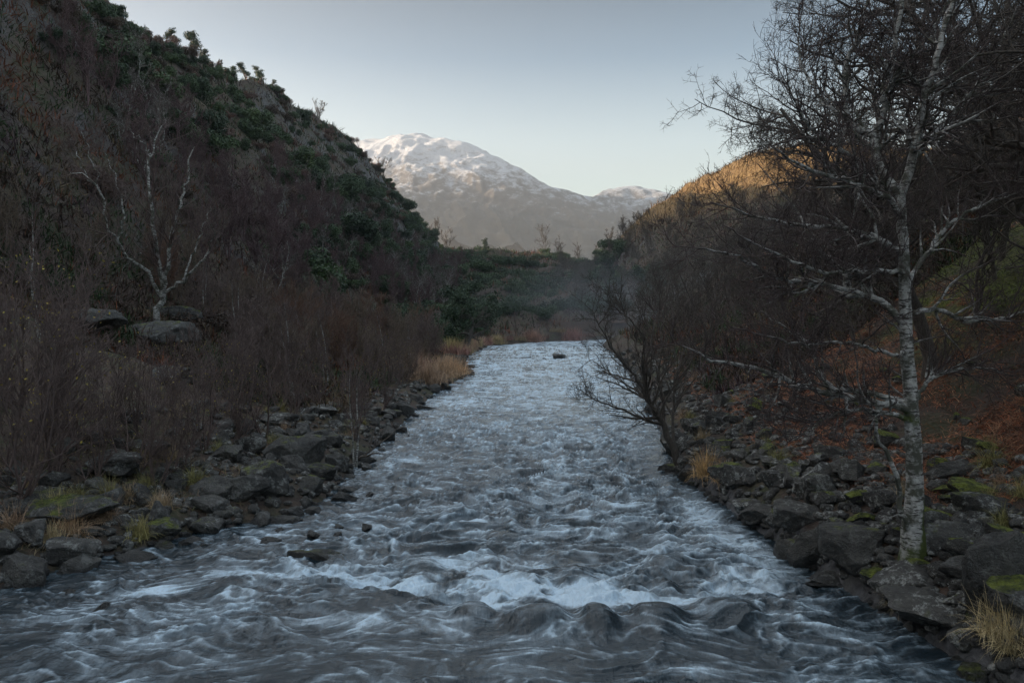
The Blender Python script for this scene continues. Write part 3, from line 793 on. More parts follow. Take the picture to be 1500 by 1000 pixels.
# ---- the big birch on the right bank
def hero_birch():
    rg = np.random.default_rng(5)
    D = 13.6
    base = W(1338, 812, D)
    def L(*pts): return [W(u, v, D + dd) - base for (u, v, dd) in pts]
    trunk = [(L((1340, 850, 0), (1338, 770, 0), (1340, 700, 0), (1336, 600, 0), (1328, 500, 0), (1325, 400, 0), (1322, 330, 0), (1319, 280, 0)), [.34, .19, .15, .132, .115, .10, .09, .078])]
    TP, TR = limb_set(trunk, 33, wob=.008, rg=rg)
    limbs = [
        (L((1319, 285, 0), (1290, 250, .1), (1275, 200, .3), (1240, 172, .4), (1238, 100, .5), (1254, 60, .6), (1272, 0, .7), (1280, -80, .8)), [.085, .07, .06, .05, .04, .03, .02, .01]),
        (L((1278, 205, .3), (1294, 172, .2), (1298, 130, 0), (1312, 60, -.1), (1320, -30, -.2), (1318, -120, -.3)), [.055, .05, .045, .035, .025, .01]),
        (L((1320, 285, 0), (1338, 230, -.1), (1350, 160, -.3), (1370, 95, -.5), (1392, 10, -.6), (1410, -90, -.8)), [.075, .065, .055, .045, .03, .012]),
        (L((1338, 235, 0), (1365, 200, .5), (1410, 150, 1.0), (1455, 90, 1.3), (1490, 10, 1.6)), [.045, .04, .033, .025, .012]),
        (L((1324, 372, 0), (1290, 352, -.1), (1262, 342, -.2), (1228, 334, -.3), (1185, 331, -.5), (1120, 322, -.8), (1040, 296, -1.1)), [.055, .045, .04, .036, .03, .02, .008]),
        (L((1322, 470, 0), (1298, 448, .1), (1272, 434, .2), (1242, 428, .3), (1236, 396, .4), (1208, 372, .6), (1185, 345, .9), (1160, 300, 1.2), (1110, 240, 1.6)), [.065, .055, .05, .045, .038, .03, .024, .016, .008]),
        (L((1262, 431, .2), (1200, 415, -.1), (1150, 411, -.3), (1100, 386, -.5), (1060, 368, -.8), (985, 362, -1.2)), [.042, .036, .030, .024, .017, .007]),
        (L((1334, 604, 0), (1300, 592, -.1), (1262, 586, -.3), (1210, 575, -.5), (1160, 558, -.8), (1100, 536, -1.1), (1050, 528, -1.4), (985, 500, -1.8)), [.075, .062, .055, .047, .038, .028, .018, .008]),
        (L((1325, 588, 0), (1280, 576, .2), (1240, 572, .4), (1215, 566, .5), (1196, 536, .6), (1186, 503, .7), (1152, 482, .9), (1120, 458, 1.1), (1085, 440, 1.4)), [.05, .045, .04, .036, .03, .024, .018, .012, .006]),
        (L((1336, 616, 0), (1300, 607, -.3), (1262, 602, -.5), (1228, 604, -.7), (1196, 622, -.9), (1150, 652, -1.2)), [.045, .035, .03, .025, .02, .008]),
        (L((1344, 800, .1), (1326, 765, -.1), (1320, 730, -.15), (1312, 690, -.2), (1292, 650, -.3), (1276, 600, -.4), (1258, 560, -.5), (1250, 490, -.6)), [.05, .045, .04, .036, .030, .022, .015, .006]),
        (L((1342, 585, 0), (1362, 556, .2), (1400, 542, .4), (1445, 540, .7), (1490, 552, 1.0)), [.04, .032, .026, .018, .008]),
        (L((1330, 456, 0), (1375, 455, .2), (1412, 470, .4), (1455, 468, .6), (1520, 452, .9)), [.045, .038, .032, .025, .012]),
        (L((1326, 420, 0), (1350, 380, .4), (1390, 330, .9), (1440, 300, 1.3), (1500, 280, 1.8)), [.045, .038, .032, .025, .012]),
        (L((1322, 320, 0), (1300, 290, -.5), (1255, 270, -1.0), (1190, 250, -1.4), (1130, 215, -1.9)), [.05, .042, .034, .024, .010]),
        (L((1258, 235, .2), (1225, 215, -.1), (1190, 190, -.4), (1165, 150, -.7), (1150, 95, -.9)), [.036, .030, .024, .016, .008]),
        (L((1240, 170, .4), (1205, 150, .6), (1180, 105, .9), (1170, 60, 1.1), (1175, 0, 1.3)), [.032, .028, .022, .014, .008]),
        (L((1325, 400, 0), (1280, 395, -.6), (1220, 400, -1.2), (1150, 380, -1.7), (1060, 330, -2.2)), [.036, .032, .026, .018, .008]),
        (L((1298, 132, 0), (1335, 90, .2), (1370, 40, .4), (1400, -30, .7)), [.035, .03, .022, .012]),
        (L((1326, 520, 0), (1290, 515, -.6), (1235, 500, -1.1), (1170, 505, -1.5), (1090, 480, -2.0)), [.03, .026, .021, .015, .007]),
    ]
    LP, LR = limb_set(limbs, 25, wob=.018, rg=rg); LR = LR * 1.08; TR = TR * .92
    LPa, LRa = np.delete(LP, 10, 0), np.delete(LR, 10, 0)
    C1, R1 = children(LPa, LRa, 6, (.18, 1), (.4, 1.15), .42, 9, .15, .05, rg, .62, .009, .5, wt=1.0, absL=(.6, 1.7))
    C1b, R1b = children(TP, TR, 16, (.45, 1), (.8, 1.4), .25, 9, .14, .06, rg, .2, .012, .5, absL=(.6, 1.6))
    C1 = cat(C1, C1b); R1 = cat(R1, R1b)
    C2, R2 = children(C1, R1, 7, (.1, 1), (.4, 1.1), .5, 7, .17, .04, rg, .65, .0056, .22, wt=1.0, absL=(.3, .9))
    C3, R3 = children(C2, R2, 8, (.1, 1), (.4, 1.0), .5, 5, .17, .02, rg, .7, .0042, .12, wt=1.0, absL=(.15, .5))
    C4, R4 = children(C3, R3, 1, (.2, 1), (.4, 1.0), .6, 4, .18, .0, rg, .7, .0034, .08)
    print("birch twigs", len(C2), len(C3), len(C4))
    def mossz(V):
        m = .66 * sstep(1.3, .0, V[:, 2]) + .75 * np.exp(-((V[:, 2] - 2.3) / .16)**2) + .5 * sstep(.0, .15, V[:, 0]) * sstep(2.2, .8, V[:, 2])
        return m
    make_tree("birch_tree", [(TP, TR, 14), (LP, LR, 7)], [(C1, R1, 4), (C2, R2, 3), (C3, R3, 3), (C4, R4, 3)], M['birch'], M['birch'],
              "large white-barked leaning-limbed birch with mossy foot on the right bank stones", "birch tree", loc=tuple(base), mossz=mossz)
hero_birch()

# ---- generic tree built from stems
def generic(rg, stems, h, spread, r0, lv, jit=.10, trop=.08, rmin=.006, first=(.25, 1), n0=13, ang=(.5, 1.1), lf=.45, dr=0.):
    """stems start at the foot; lv = children per level"""
    d = np.stack([rg.normal(size=stems) * spread, rg.normal(size=stems) * spread, np.ones(stems)], -1)
    p0 = np.stack([rg.normal(size=stems) * .08 * (stems > 1), rg.normal(size=stems) * .08 * (stems > 1), -.25 * np.ones(stems)], -1)
    P = paths(p0, unit(d), h * rg.uniform(.75, 1.05, stems), n0, jit, trop, rg)
    Rr = (r0 * rg.uniform(.7, 1.05, stems))[:, None] * (1 - .8 * np.linspace(0, 1, n0)[None]**.9)
    out = [(P, Rr)]
    C, Rc = P, Rr
    for i, per in enumerate(lv):
        C, Rc = children(C, Rc, per, first if i == 0 else (.15, 1), ang, lf if i == 0 else .5, max(8 - 2 * i, 4), jit * 1.5, trop * (.8 if i < 2 else .3), rg, .62, max(rmin * (1.8 - .4 * i), rmin * .7), .15, droop=dr)
        out.append((C, Rc))
    return out

def proto_tree(name, seed, mat_t, mat_c, label, cat_, group, single=False, split=2, k=(8, 5, 4, 3, 3), **kw):
    rg = np.random.default_rng(seed)
    ls = generic(rg, **kw)
    ts = [(P, Rr, k[min(i, 4)]) for i, (P, Rr) in enumerate(ls)]
    if single:
        o = link(name, tube_mesh(name, ts, mat_c)); tag(o, label, cat_, group); return o
    return make_tree(name, ts[:split], ts[split:], mat_t, mat_c, label, cat_, group)

def place(o, x, y, s=1, rz=None, tilt=None, z=None):
    o.location = (x, y, (gz(x, y) if z is None else z))
    o.rotation_euler = (tilt[0] if tilt else 0, tilt[1] if tilt else 0, random.uniform(0, 6.28) if rz is None else rz)
    o.scale = (s, s, s) if not hasattr(s, '__len__') else s
    return o

def forest(protos, pts, sizes, tilt=.0, labels=None):
    """pts: list of (x, y); the first prototype use moves the prototype itself"""
    used = set(); out = []
    for i, (x, y) in enumerate(pts):
        k = i % len(protos); pr = protos[k]
        o = pr if k not in used else copy_thing(pr)
        used.add(k)
        out.append((o, x, y))
    for i, (o, x, y) in enumerate(out):
        place(o, x, y, sizes[i], tilt=(random.uniform(-tilt, tilt), random.uniform(-tilt, tilt)))
        if labels: o["label"] = labels[i]
    for k, pr in enumerate(protos):
        if k not in used:
            for ch in list(pr.children): bpy.data.objects.remove(ch)
            bpy.data.objects.remove(pr)
    return [o for o, _, _ in out]

def rand_pts(n, xr, yr, top, ok=None, mind=1.0, tries=40, uniform_screen=False):
    """points on the land whose top (metres above ground) can be seen"""
    out = []
    m = n * tries
    y = 1 / RNG.uniform(1 / yr[1], 1 / yr[0], m) if uniform_screen else RNG.uniform(yr[0], yr[1], m)
    x = RNG.uniform(xr[0], xr[1], m)
    z = H(x, y); s = river_sd(x, y)
    v = visible(x, y, z + top) & (s > .6)
    if ok is not None: v &= ok(x, y, z, s)
    acc = np.zeros((0, 2))
    for i in np.where(v)[0]:
        q = np.array([x[i], y[i]])
        if len(acc) and (np.hypot(*(acc - q).T) < mind).any(): continue
        acc = np.vstack([acc, q])
        if len(acc) >= n: break
    return [tuple(a) for a in acc]

# ---- left birch with several white stems
def left_birch():
    rg = np.random.default_rng(9)
    g = G(226, 474); D = float(np.clip(g[1], 30, 42)); base = W(228, 474, D); base[2] = max(base[2], gz(base[0], base[1]) - .1)
    def L(*pts): return [W(u, v, D - abs(dd) * 1.3) - base for (u, v, dd) in pts]
    S = [(L((226, 482, 0), (230, 460, 0), (240, 430, 0), (234, 392, .3), (228, 350, .6), (222, 300, .8), (218, 250, .6), (226, 215, .4), (238, 182, .2)), [.17, .15, .12, .10, .09, .075, .06, .04, .015]),
         (L((238, 436, 0), (246, 390, -.4), (251, 345, -.8), (262, 300, -1), (272, 262, -1), (285, 215, -1.1)), [.10, .09, .075, .06, .045, .015]),
         (L((240, 430, 0), (268, 410, -.5), (298, 380, -1), (310, 350, -1.3), (318, 325, -1.5)), [.085, .07, .05, .035, .012]),
         (L((268, 410, -.5), (283, 370, -.4), (300, 330, -.3), (310, 300, -.2)), [.05, .04, .03, .01]),
         (L((238, 436, 0), (216, 402, .4), (188, 380, .9), (172, 350, 1.3), (158, 335, 1.5), (150, 290, 1.8), (128, 258, 2), (100, 250, 2.2)), [.09, .075, .065, .055, .05, .04, .028, .01]),
         (L((172, 350, 1.3), (180, 310, 1.2), (172, 270, 1.0), (152, 215, .8)), [.05, .04, .03, .012]),
         (L((150, 290, 1.8), (118, 240, 1.9), (100, 190, 2)), [.035, .025, .01]),
         (L((150, 290, 1.8), (128, 215, 1.5), (105, 165, 1.4)), [.03, .02, .01]),
         (L((222, 232, .5), (205, 205, .6), (185, 186, .8)), [.03, .022, .009]),
         (L((228, 352, .6), (205, 372, .2), (180, 395, -.2), (168, 440, -.4)), [.03, .022, .018, .009])]
    LP, LR = limb_set(S, 21, wob=.06, rg=rg); LR = LR * 1.08; print('left birch at', base)
    C1, R1 = children(LP, LR, 5, (.3, 1), (.4, 1.0), .35, 8, .14, .08, rg, .5, .016, .6, maxL=2.2, wt=1.6)
    C2, R2 = children(C1, R1, 6, (.15, 1), (.4, 1.0), .5, 6, .16, .05, rg, .6, .009, .35)
    C3, R3 = children(C2, R2, 5, (.15, 1), (.4, 1.0), .55, 4, .16, .0, rg, .6, .006, .2)
    make_tree("birch_tree", [(LP, LR, 7)], [(C1, R1, 4), (C2, R2, 3), (C3, R3, 3)], M['birch'], M['twig'],
              "white birch with several crooked stems rising from the rocks on the left slope", "birch tree", loc=tuple(base))
left_birch()

# ---- tree leaning over the river from the right bank
def leaning_tree():
    rg = np.random.default_rng(12)
    g = G(992, 688); D = g[1] + .4; base = W(994, 690, D)
    def L(*pts): return [W(u, v, D + dd) - base for (u, v, dd) in pts]
    S = [(L((997, 700, 0), (990, 668, 0), (975, 630, -.1), (958, 600, -.2), (946, 575, -.2), (943, 540, -.1), (952, 505, .1), (960, 470, .2), (975, 425, .4)), [.13, .12, .10, .08, .07, .055, .04, .03, .012]),
         (L((970, 622, 0), (940, 612, -.4), (905, 597, -.8), (872, 585, -1.1), (858, 578, -1.3)), [.05, .04, .03, .018, .008]),
         (L((948, 580, -.2), (925, 545, -.5), (900, 515, -.8), (880, 480, -1.0), (868, 455, -1.2)), [.05, .04, .03, .02, .008]),
         (L((944, 560, -.2), (915, 555, .2), (885, 540, .6), (862, 525, .9)), [.035, .028, .018, .008]),
         (L((943, 540, -.1), (930, 500, .4), (915, 460, .8), (905, 430, 1.0)), [.035, .028, .018, .008]),
         (L((988, 660, 0), (985, 610, .5), (990, 560, .9), (1005, 500, 1.2), (1020, 440, 1.4)), [.06, .05, .04, .025, .01]),
         (L((985, 610, .5), (965, 560, 1.2), (970, 500, 1.6), (955, 440, 2)), [.04, .03, .02, .008]),
         (L((990, 560, .9), (1020, 520, .9), (1050, 480, .9), (1070, 430, 1)), [.03, .025, .018, .008]),
         (L((952, 505, .1), (925, 470, -.3), (900, 450, -.6), (880, 420, -.8)), [.028, .022, .015, .006])]
    LP, LR = limb_set(S, 19, wob=.02, rg=rg)
    C1, R1 = children(LP, LR, 5, (.25, 1), (.4, 1.0), .4, 8, .12, .04, rg, .55, .012, .5, maxL=1.8, wt=.95)
    C2, R2 = children(C1, R1, 7, (.15, 1), (.4, .95), .5, 6, .14, .03, rg, .6, .0065, .28)
    C3, R3 = children(C2, R2, 5, (.15, 1), (.4, .95), .55, 4, .14, .0, rg, .6, .0045, .15)
    make_tree("leaning_tree", [(LP, LR, 7)], [(C1, R1, 4), (C2, R2, 3), (C3, R3, 3)], M['dark'], M['dark'],
              "small bare dark tree leaning out over the river from the right bank", "tree", loc=tuple(base))
leaning_tree()

# ---- oaks and birches crowding the right bank behind the big birch
OAKG = "bare oaks on the right slope"
oaks = [proto_tree("oak_tree", 40 + i, M['dark'], M['dark'], "dark bare oak in the thicket on the right slope", "oak tree", OAKG,
                   stems=1 + (i == 2), h=9.0, spread=.18, r0=.15, lv=[14, 8, 6, 3], jit=.13, trop=.03, rmin=.0075, first=(.22, 1), ang=(.7, 1.35), lf=.62) for i in range(4)]
big = [(15.8, 23, 1.35), (14.5, 30, 1.2), (18.4, 24.0, 1.2), (16.4, 27.5, 1.1), (22, 30, 1.3), (19, 33, 1.3), (24, 36, 1.3), (17, 44, 1.2), (27, 46, 1.2),
       (22, 52, 1.2), (12.5, 52, .9), (32, 58, 1.2), (17, 62, 1.1), (25, 68, 1.1), (13.5, 70, .9), (21, 80, 1.), (33, 76, 1.1), (16.0, 88, .9), (27, 92, 1.1), (40, 88, 1.1), (22, 104, .95), (33, 108, 1.), (19, 118, .9), (28, 124, .9)]
forest(oaks, [(a, b) for a, b, c in big], [c for a, b, c in big])
# a heavy oak just outside the frame whose boughs fill the top right corner
o = proto_tree("oak_tree", 77, M['dark'], M['dark'], "huge dark bare oak whose boughs fill the upper right corner of the photo", "oak tree", None,
               stems=1, h=11, spread=.04, r0=.30, lv=[30, 13, 9, 4], jit=.14, trop=.02, rmin=.0075, first=(.3, 1), ang=(.8, 1.4), lf=.60)
place(o, 11.6, 15.8, 1.1, rz=1.0)
o = proto_tree("oak_tree", 78, M['dark'], M['dark'], "tall dark oak standing behind the white birch at the right edge of the photo", "oak tree", None,
               stems=1, h=11.5, spread=.04, r0=.26, lv=[28, 12, 8, 4], jit=.14, trop=.03, rmin=.008, first=(.3, 1), ang=(.8, 1.4), lf=.55)
place(o, 14.6, 20.8, 1.2, rz=2.0)
for (ox, oy, osz, orz, olab) in [(12.4, 18.6, 1.0, 4.0, "dark oak just beyond the right edge, its twigs crossing the top right corner"), (11.0, 21.6, .86, 3.1, "slim dark oak behind the white birch's trunk, its crown spreading left over the golden hill"), (14.6, 18.0, 1.25, 5.2, "dark oak reaching in from beyond the right edge above the bracken")]:
    place(copy_thing(o, olab), ox, oy, osz, rz=orz)

# ---- alder and birch saplings on the left bank
def saps(n, seeds, h, mat, label, cat_, group, stems=5, lv=(11, 6, 3), r0=.035, spread=.28, rmin=.0048, single=False, name="sapling", jit=.07, trop=.10):
    return [proto_tree(name, s, mat, mat, label, cat_, group, stems=stems, h=h, spread=spread, r0=r0, lv=list(lv), jit=jit, trop=trop, rmin=rmin,
                       first=(.12, 1), ang=(.35, .9), lf=.42, single=single, k=(5, 4, 3, 3, 3), split=1) for s in seeds]
near = saps(0, range(60, 65), 3.4, M['twig'], "bare many-stemmed alder sapling with purple-brown twigs on the near left bank", "sapling", "alder saplings on the near left bank")
NEARP = [(35, 735, 1.25), (75, 700, 1.15), (140, 715, .9), (190, 690, 1.0), (225, 715, .95), (262, 690, 1.0), (300, 660, 1.0), (345, 650, 1.05), (385, 640, 1.1), (12, 690, 1.3),
         (110, 660, 1.1), (160, 640, 1.1), (205, 640, 1.05), (330, 610, 1.1), (430, 630, .9), (470, 600, 1.1), (525, 625, .9), (560, 600, .95), (500, 575, 1.1), (415, 600, 1.1),
         (60, 640, 1.3), (250, 610, 1.1), (20, 600, 1.35), (100, 600, 1.3), (370, 575, 1.1), (590, 565, 1.0), (545, 560, 1.1)]
for i, pr in enumerate(near[:3]):
    rg = np.random.default_rng(400 + i); n = 130
    c = np.stack([rg.normal(size=n) * .6, rg.normal(size=n) * .6, rg.uniform(1.0, 3.1, n)], -1)
    a = unit(rg.normal(size=(n, 3))); b = unit(np.cross(a, rg.normal(size=(n, 3)))); sz_ = rg.uniform(.016, .032, (n, 1))
    V = np.stack([c - a * sz_, c - b * sz_ * .6, c + a * sz_, c + b * sz_ * .6], 1).reshape(-1, 3)
    link("leaves", mesh_np("leaves", V, np.arange(n * 4).reshape(-1, 4), M['yellow'], smooth=False), pr)
pts = []; sz = []
for u, v, s in NEARP:
    p = G(u, v); pts.append((p[0], p[1])); sz.append(s * random.uniform(.9, 1.1) * (.72 if 90 < u < 300 and v < 680 else .92 if u > 130 else 1.15))
SAPL = ["tall sapling standing above the straw-pink grass tuft near the left edge", "tall sapling with a greenish stem, second in from the left edge", "low sapling behind the taller yellow-green grass tuft",
        "slim sapling left of the green-topped boulder", "sapling rising behind the green-topped boulder", "forked sapling behind the fine pink grass spray", "sapling above the long dark humped slab",
        "sapling behind the yellow grass by the tall pointed boulder", "dark bent sapling just above the rounded pale boulder", "tallest sapling, cut by the left edge of the photo", "sapling in the second rank above the low pinkish grass",
        "short sapling in front of the pale lichened rock", "short sapling below the white multi-stemmed birch", "sapling in the third rank above the long humped slab", "sapling beside the large dark boulder above the olive ones",
        "sapling near the pale flat lichened rock on the rock field", "slender pale-stemmed sapling above the dead fallen branch", "sapling between the fallen branch and the far reeds", "sapling above the farthest pale flat rock",
        "sapling left of the farthest pale flat rock", "tall sapling behind the second in from the left edge", "low sapling right of the pale lichened rock", "big sapling on the left edge in the rear rank",
        "big sapling below the small pale boulder on the left", "sapling with bronze twigs in the middle of the left thicket front", "last sapling before the dull reed clump", "sapling just above and right of the slender pale-stemmed one"]
forest(near, pts, sz, .05, SAPL)
back = saps(0, range(70, 75), 3.6, M['alder'], "bare brown-twigged sapling in the thicket covering the left flat", "sapling", "sapling thicket on the left flat", single=True, stems=7, lv=(12, 6, 3), rmin=.008, spread=.42, jit=.10)
back[1].data.materials[0] = M["twig"]; back[3].data.materials[0] = M["twig"]; back[4].data.materials[0] = M["rust"]
pts = rand_pts(92, (-34, -5), (26, 88), 3, lambda x, y, z, s: (s > 2.0 + 3.5 * (y < 48) + 3 * (y < 34)) & (z < 8) & ~((x / y < -.34) & (x / y > -.57) & (y < 41)), 1.0)
print("thicket", len(pts))
forest(back, pts, [random.choice([.5, .7, .8, .95, 1.1]) * random.uniform(.85, 1.15) for _ in pts])

pale = [proto_tree("slender_birch", 80 + i, M['birch'], M['twig'], "slender young birch with a pale stem rising from the left thicket", "birch tree", "young pale birches in the left thicket",
                   stems=2, h=5.2, spread=.10, r0=.055, lv=[11, 6, 4], jit=.06, trop=.10, rmin=.007, first=(.25, 1), ang=(.35, .85), lf=.35, k=(6, 4, 3, 3, 3), split=1) for i in range(2)]
pts = []
for (u, y) in [(478, 40), (518, 26), (722 - 160, 52), (415, 50), (430, 33), (345, 44), (385, 58), (600, 62), (60, 30), (300, 52), (530, 70)]:
    x = (u - 750) / F * y; pts.append((x, y))
forest(pale, pts, [random.uniform(.75, 1.05) for _ in pts])

# ---- bare birch and other trees on the hillsides
hill = [proto_tree("hillside_tree", 90 + i, M['purple'], M['purple'], "bare purple-brown birch wood tree on the left hillside", "tree", "bare trees on the left hillside", single=True,
                   stems=2, h=6.5, spread=.16, r0=.09, lv=[15, 8, 5], jit=.09, trop=.10, rmin=.015, first=(.2, 1), ang=(.4, 1.0), lf=.42, k=(5, 4, 3, 3, 3)) for i in range(4)]
for i in (3,): hill[i].data.materials[0] = M['birch']
def dens(x, y, z, s): return ~((x / y < -.34) & (x / y > -.57) & (y < 58)) & (fbm(x / 22, y / 30, 2, 200) > -.25) & (z < 25 + 4 * gn(x / 9, y / 12, 8))
pts = rand_pts(290, (-75, -14), (38, 300), 3, lambda x, y, z, s: (z > 4.5) & dens(x, y, z, s), 2.0)
print("hill trees", len(pts))
forest(hill, pts, [random.uniform(.6, 1.1) for _ in pts])
hillr = [proto_tree("right_hill_tree", 96 + i, M['dark'], M['dark'], "bare grey-brown tree on the right hillside", "tree", "bare trees on the right hillside", single=True,  # bare hillside trees, species left open
                    stems=2, h=6.5, spread=.2, r0=.11, lv=[15, 8, 5], jit=.11, trop=.06, rmin=.016, first=(.2, 1), ang=(.5, 1.15), lf=.5, k=(5, 4, 3, 3, 3)) for i in range(3)]
near_r = [(13.2, 23.5), (15.0, 25.5), (12.2, 29), (14.2, 33), (17.5, 30.5), (20.5, 34), (11.6, 36), (16.8, 38), (21.5, 41), (13.4, 43), (18.6, 46)]
pts = near_r + rand_pts(119, (13, 75), (60, 300), 3, lambda x, y, z, s: (z > 2.5) & (z < 31 + 4 * gn(x / 9, y / 9, 4)), 3.0)
forest(hillr, pts, [random.uniform(.6, 1.1) for _ in pts])

# ------------------------------------------------------------------ leafy things
def leaf_cloud(rg, blobs, n, size, shell=.25):
    """n small quads spread near the surfaces of ellipsoid blobs (cx,cy,cz,rx,ry,rz)"""
    b = np.array(blobs); wts = (b[:, 3] * b[:, 4])**.9; wts /= wts.sum()
    k = rg.choice(len(b), n, p=wts)
    d = unit(rg.normal(size=(n, 3))); r = 1 - np.abs(rg.normal(size=(n, 1))) * shell
    c = b[k, :3] + d * b[k, 3:] * r
    nrm = unit(d + rg.normal(size=(n, 3)) * .9)
    a = unit(np.cross(nrm, rg.normal(size=(n, 3)))); bb = np.cross(nrm, a)
    s = (size * rg.uniform(.5, 1.3, n))[:, None]
    V = np.stack([c - a * s, c - bb * s * .45, c + a * s, c + bb * s * .45], 1)
    V = V[c[:, 2] > -.15]
    Q = np.arange(len(V) * 4).reshape(-1, 4)
    return V.reshape(-1, 3), Q

def bush_mesh(name, seed, mat, n=2600, size=.11, nb=9, flat=.8):
    rg = np.random.default_rng(seed)
    bl = [(float(np.clip(rg.normal() * .55, -.85, .85)), float(np.clip(rg.normal() * .55, -.85, .85)), .12 + min(abs(rg.normal()), 1.4) * .26, *(rg.uniform(.18, .5) * np.array([1, 1, flat]))) for _ in range(nb + 6)]
    V, Q = leaf_cloud(rg, bl, int(n * 2.6), size * .52, .4)
    return mesh_np(name, V, Q, mat, smooth=False)

def bushes(name, meshes, pts, sizes, label, cat_, group):
    out = []
    for i, (x, y) in enumerate(pts):
        o = link(name, meshes[i % len(meshes)]); place(o, x, y, sizes[i], z=gz(x, y) - .3 * sizes[i]); tag(o, label, cat_, group); out.append(o)
    return out
EV = [bush_mesh("evergreen_bush", 300 + i, M['ever']) for i in range(5)]
HB = [bush_mesh("heath_bush", 320 + i, M['heath'], 2200, .10) for i in range(4)]
pts = rand_pts(290, (-85, -12), (60, 345), 1.5, lambda x, y, z, s: (z > 6) & ((fbm(x / 18, y / 25, 2, 210) > .10) | (z > 24)), 1.8)
bushes("evergreen_bush", EV, pts, [random.choice([1.3, 1.8, 2.4, 3.2, 3.9]) * random.uniform(.8, 1.1) * (.62 if gz(*q_) > 40 else 1) for q_ in pts], "dark green evergreen bush on the left hillside", "bush", "evergreen bushes on the left hillside")
pts = rand_pts(240, (-42, 45), (142, 385), 2.5, lambda x, y, z, s: (z > .6) & (x < 36), 2.6)
print("ridge bushes", len(pts))
bushes("valley_evergreen", EV, pts, [random.uniform(2.4, 5.4) for _ in pts], "dark green evergreen crown in the wood closing the valley", "tree", "evergreens of the wood closing the valley")  # bush meshes scaled up to stand in for tree crowns
pts = rand_pts(190, (-80, -14), (45, 300), 1, lambda x, y, z, s: (z > 4), 1.6)
bushes("heath_bush", HB, pts, [random.uniform(1.0, 2.4) for _ in pts], "brown heathery bush on the left hillside", "bush", "brown bushes on the left hillside")
pts = rand_pts(80, (14, 85), (50, 320), 1, lambda x, y, z, s: (z > 3) & (z < 33), 2.0)
bushes("heath_bush", HB, pts, [random.uniform(.6, 1.5) for _ in pts], "brown scrubby bush on the right hillside", "bush", "brown bushes on the right hillside")

pts = rand_pts(46, (-30, -6.5), (98, 150), 2, lambda x, y, z, s: (z > .8) & (s > 2), 2.4)
bushes("valley_evergreen", EV, pts, [random.uniform(1.8, 3.6) for _ in pts], "green evergreen bush at the foot of the left hill beside the far river", "tree", "evergreens at the foot of the left hill")  # evergreen bushes from the same meshes

# ---- round dark tree at the river's edge
def river_oak():
    rg = np.random.default_rng(21)
    g = (-5.0, 91); base = np.array([g[0], g[1], max(gz(g[0], g[1]), .1)]); s = g[1] / 100
    ls = generic(rg, 1, 5.0, .1, .8, [12, 8, 6, 3], jit=.12, trop=.05, rmin=.022, first=(.42, 1), ang=(.7, 1.3), lf=.9)
    ls = [(P * s, Rr * s) for P, Rr in ls]
    root = make_tree("oak_tree", [(*ls[0], 9), (*ls[1], 5)], [(*l, 3) for l in ls[2:]], M['dark'], M['dark'],
                     "round-crowned dark tree with a stout trunk standing at the far left waterline", "oak tree", loc=tuple(base))
    bl = [(rg.normal() * 2.4, rg.normal() * 2.0, 5.2 + rg.normal() * 1.1, *(rg.uniform(.8, 1.6) * np.array([1.2, 1.2, .8]))) for _ in range(16)]
    V, Q = leaf_cloud(rg, bl, 7000, .16, .5)
    link("foliage", mesh_np("foliage", V * s, Q, M['ever'], smooth=False), root)
river_oak()

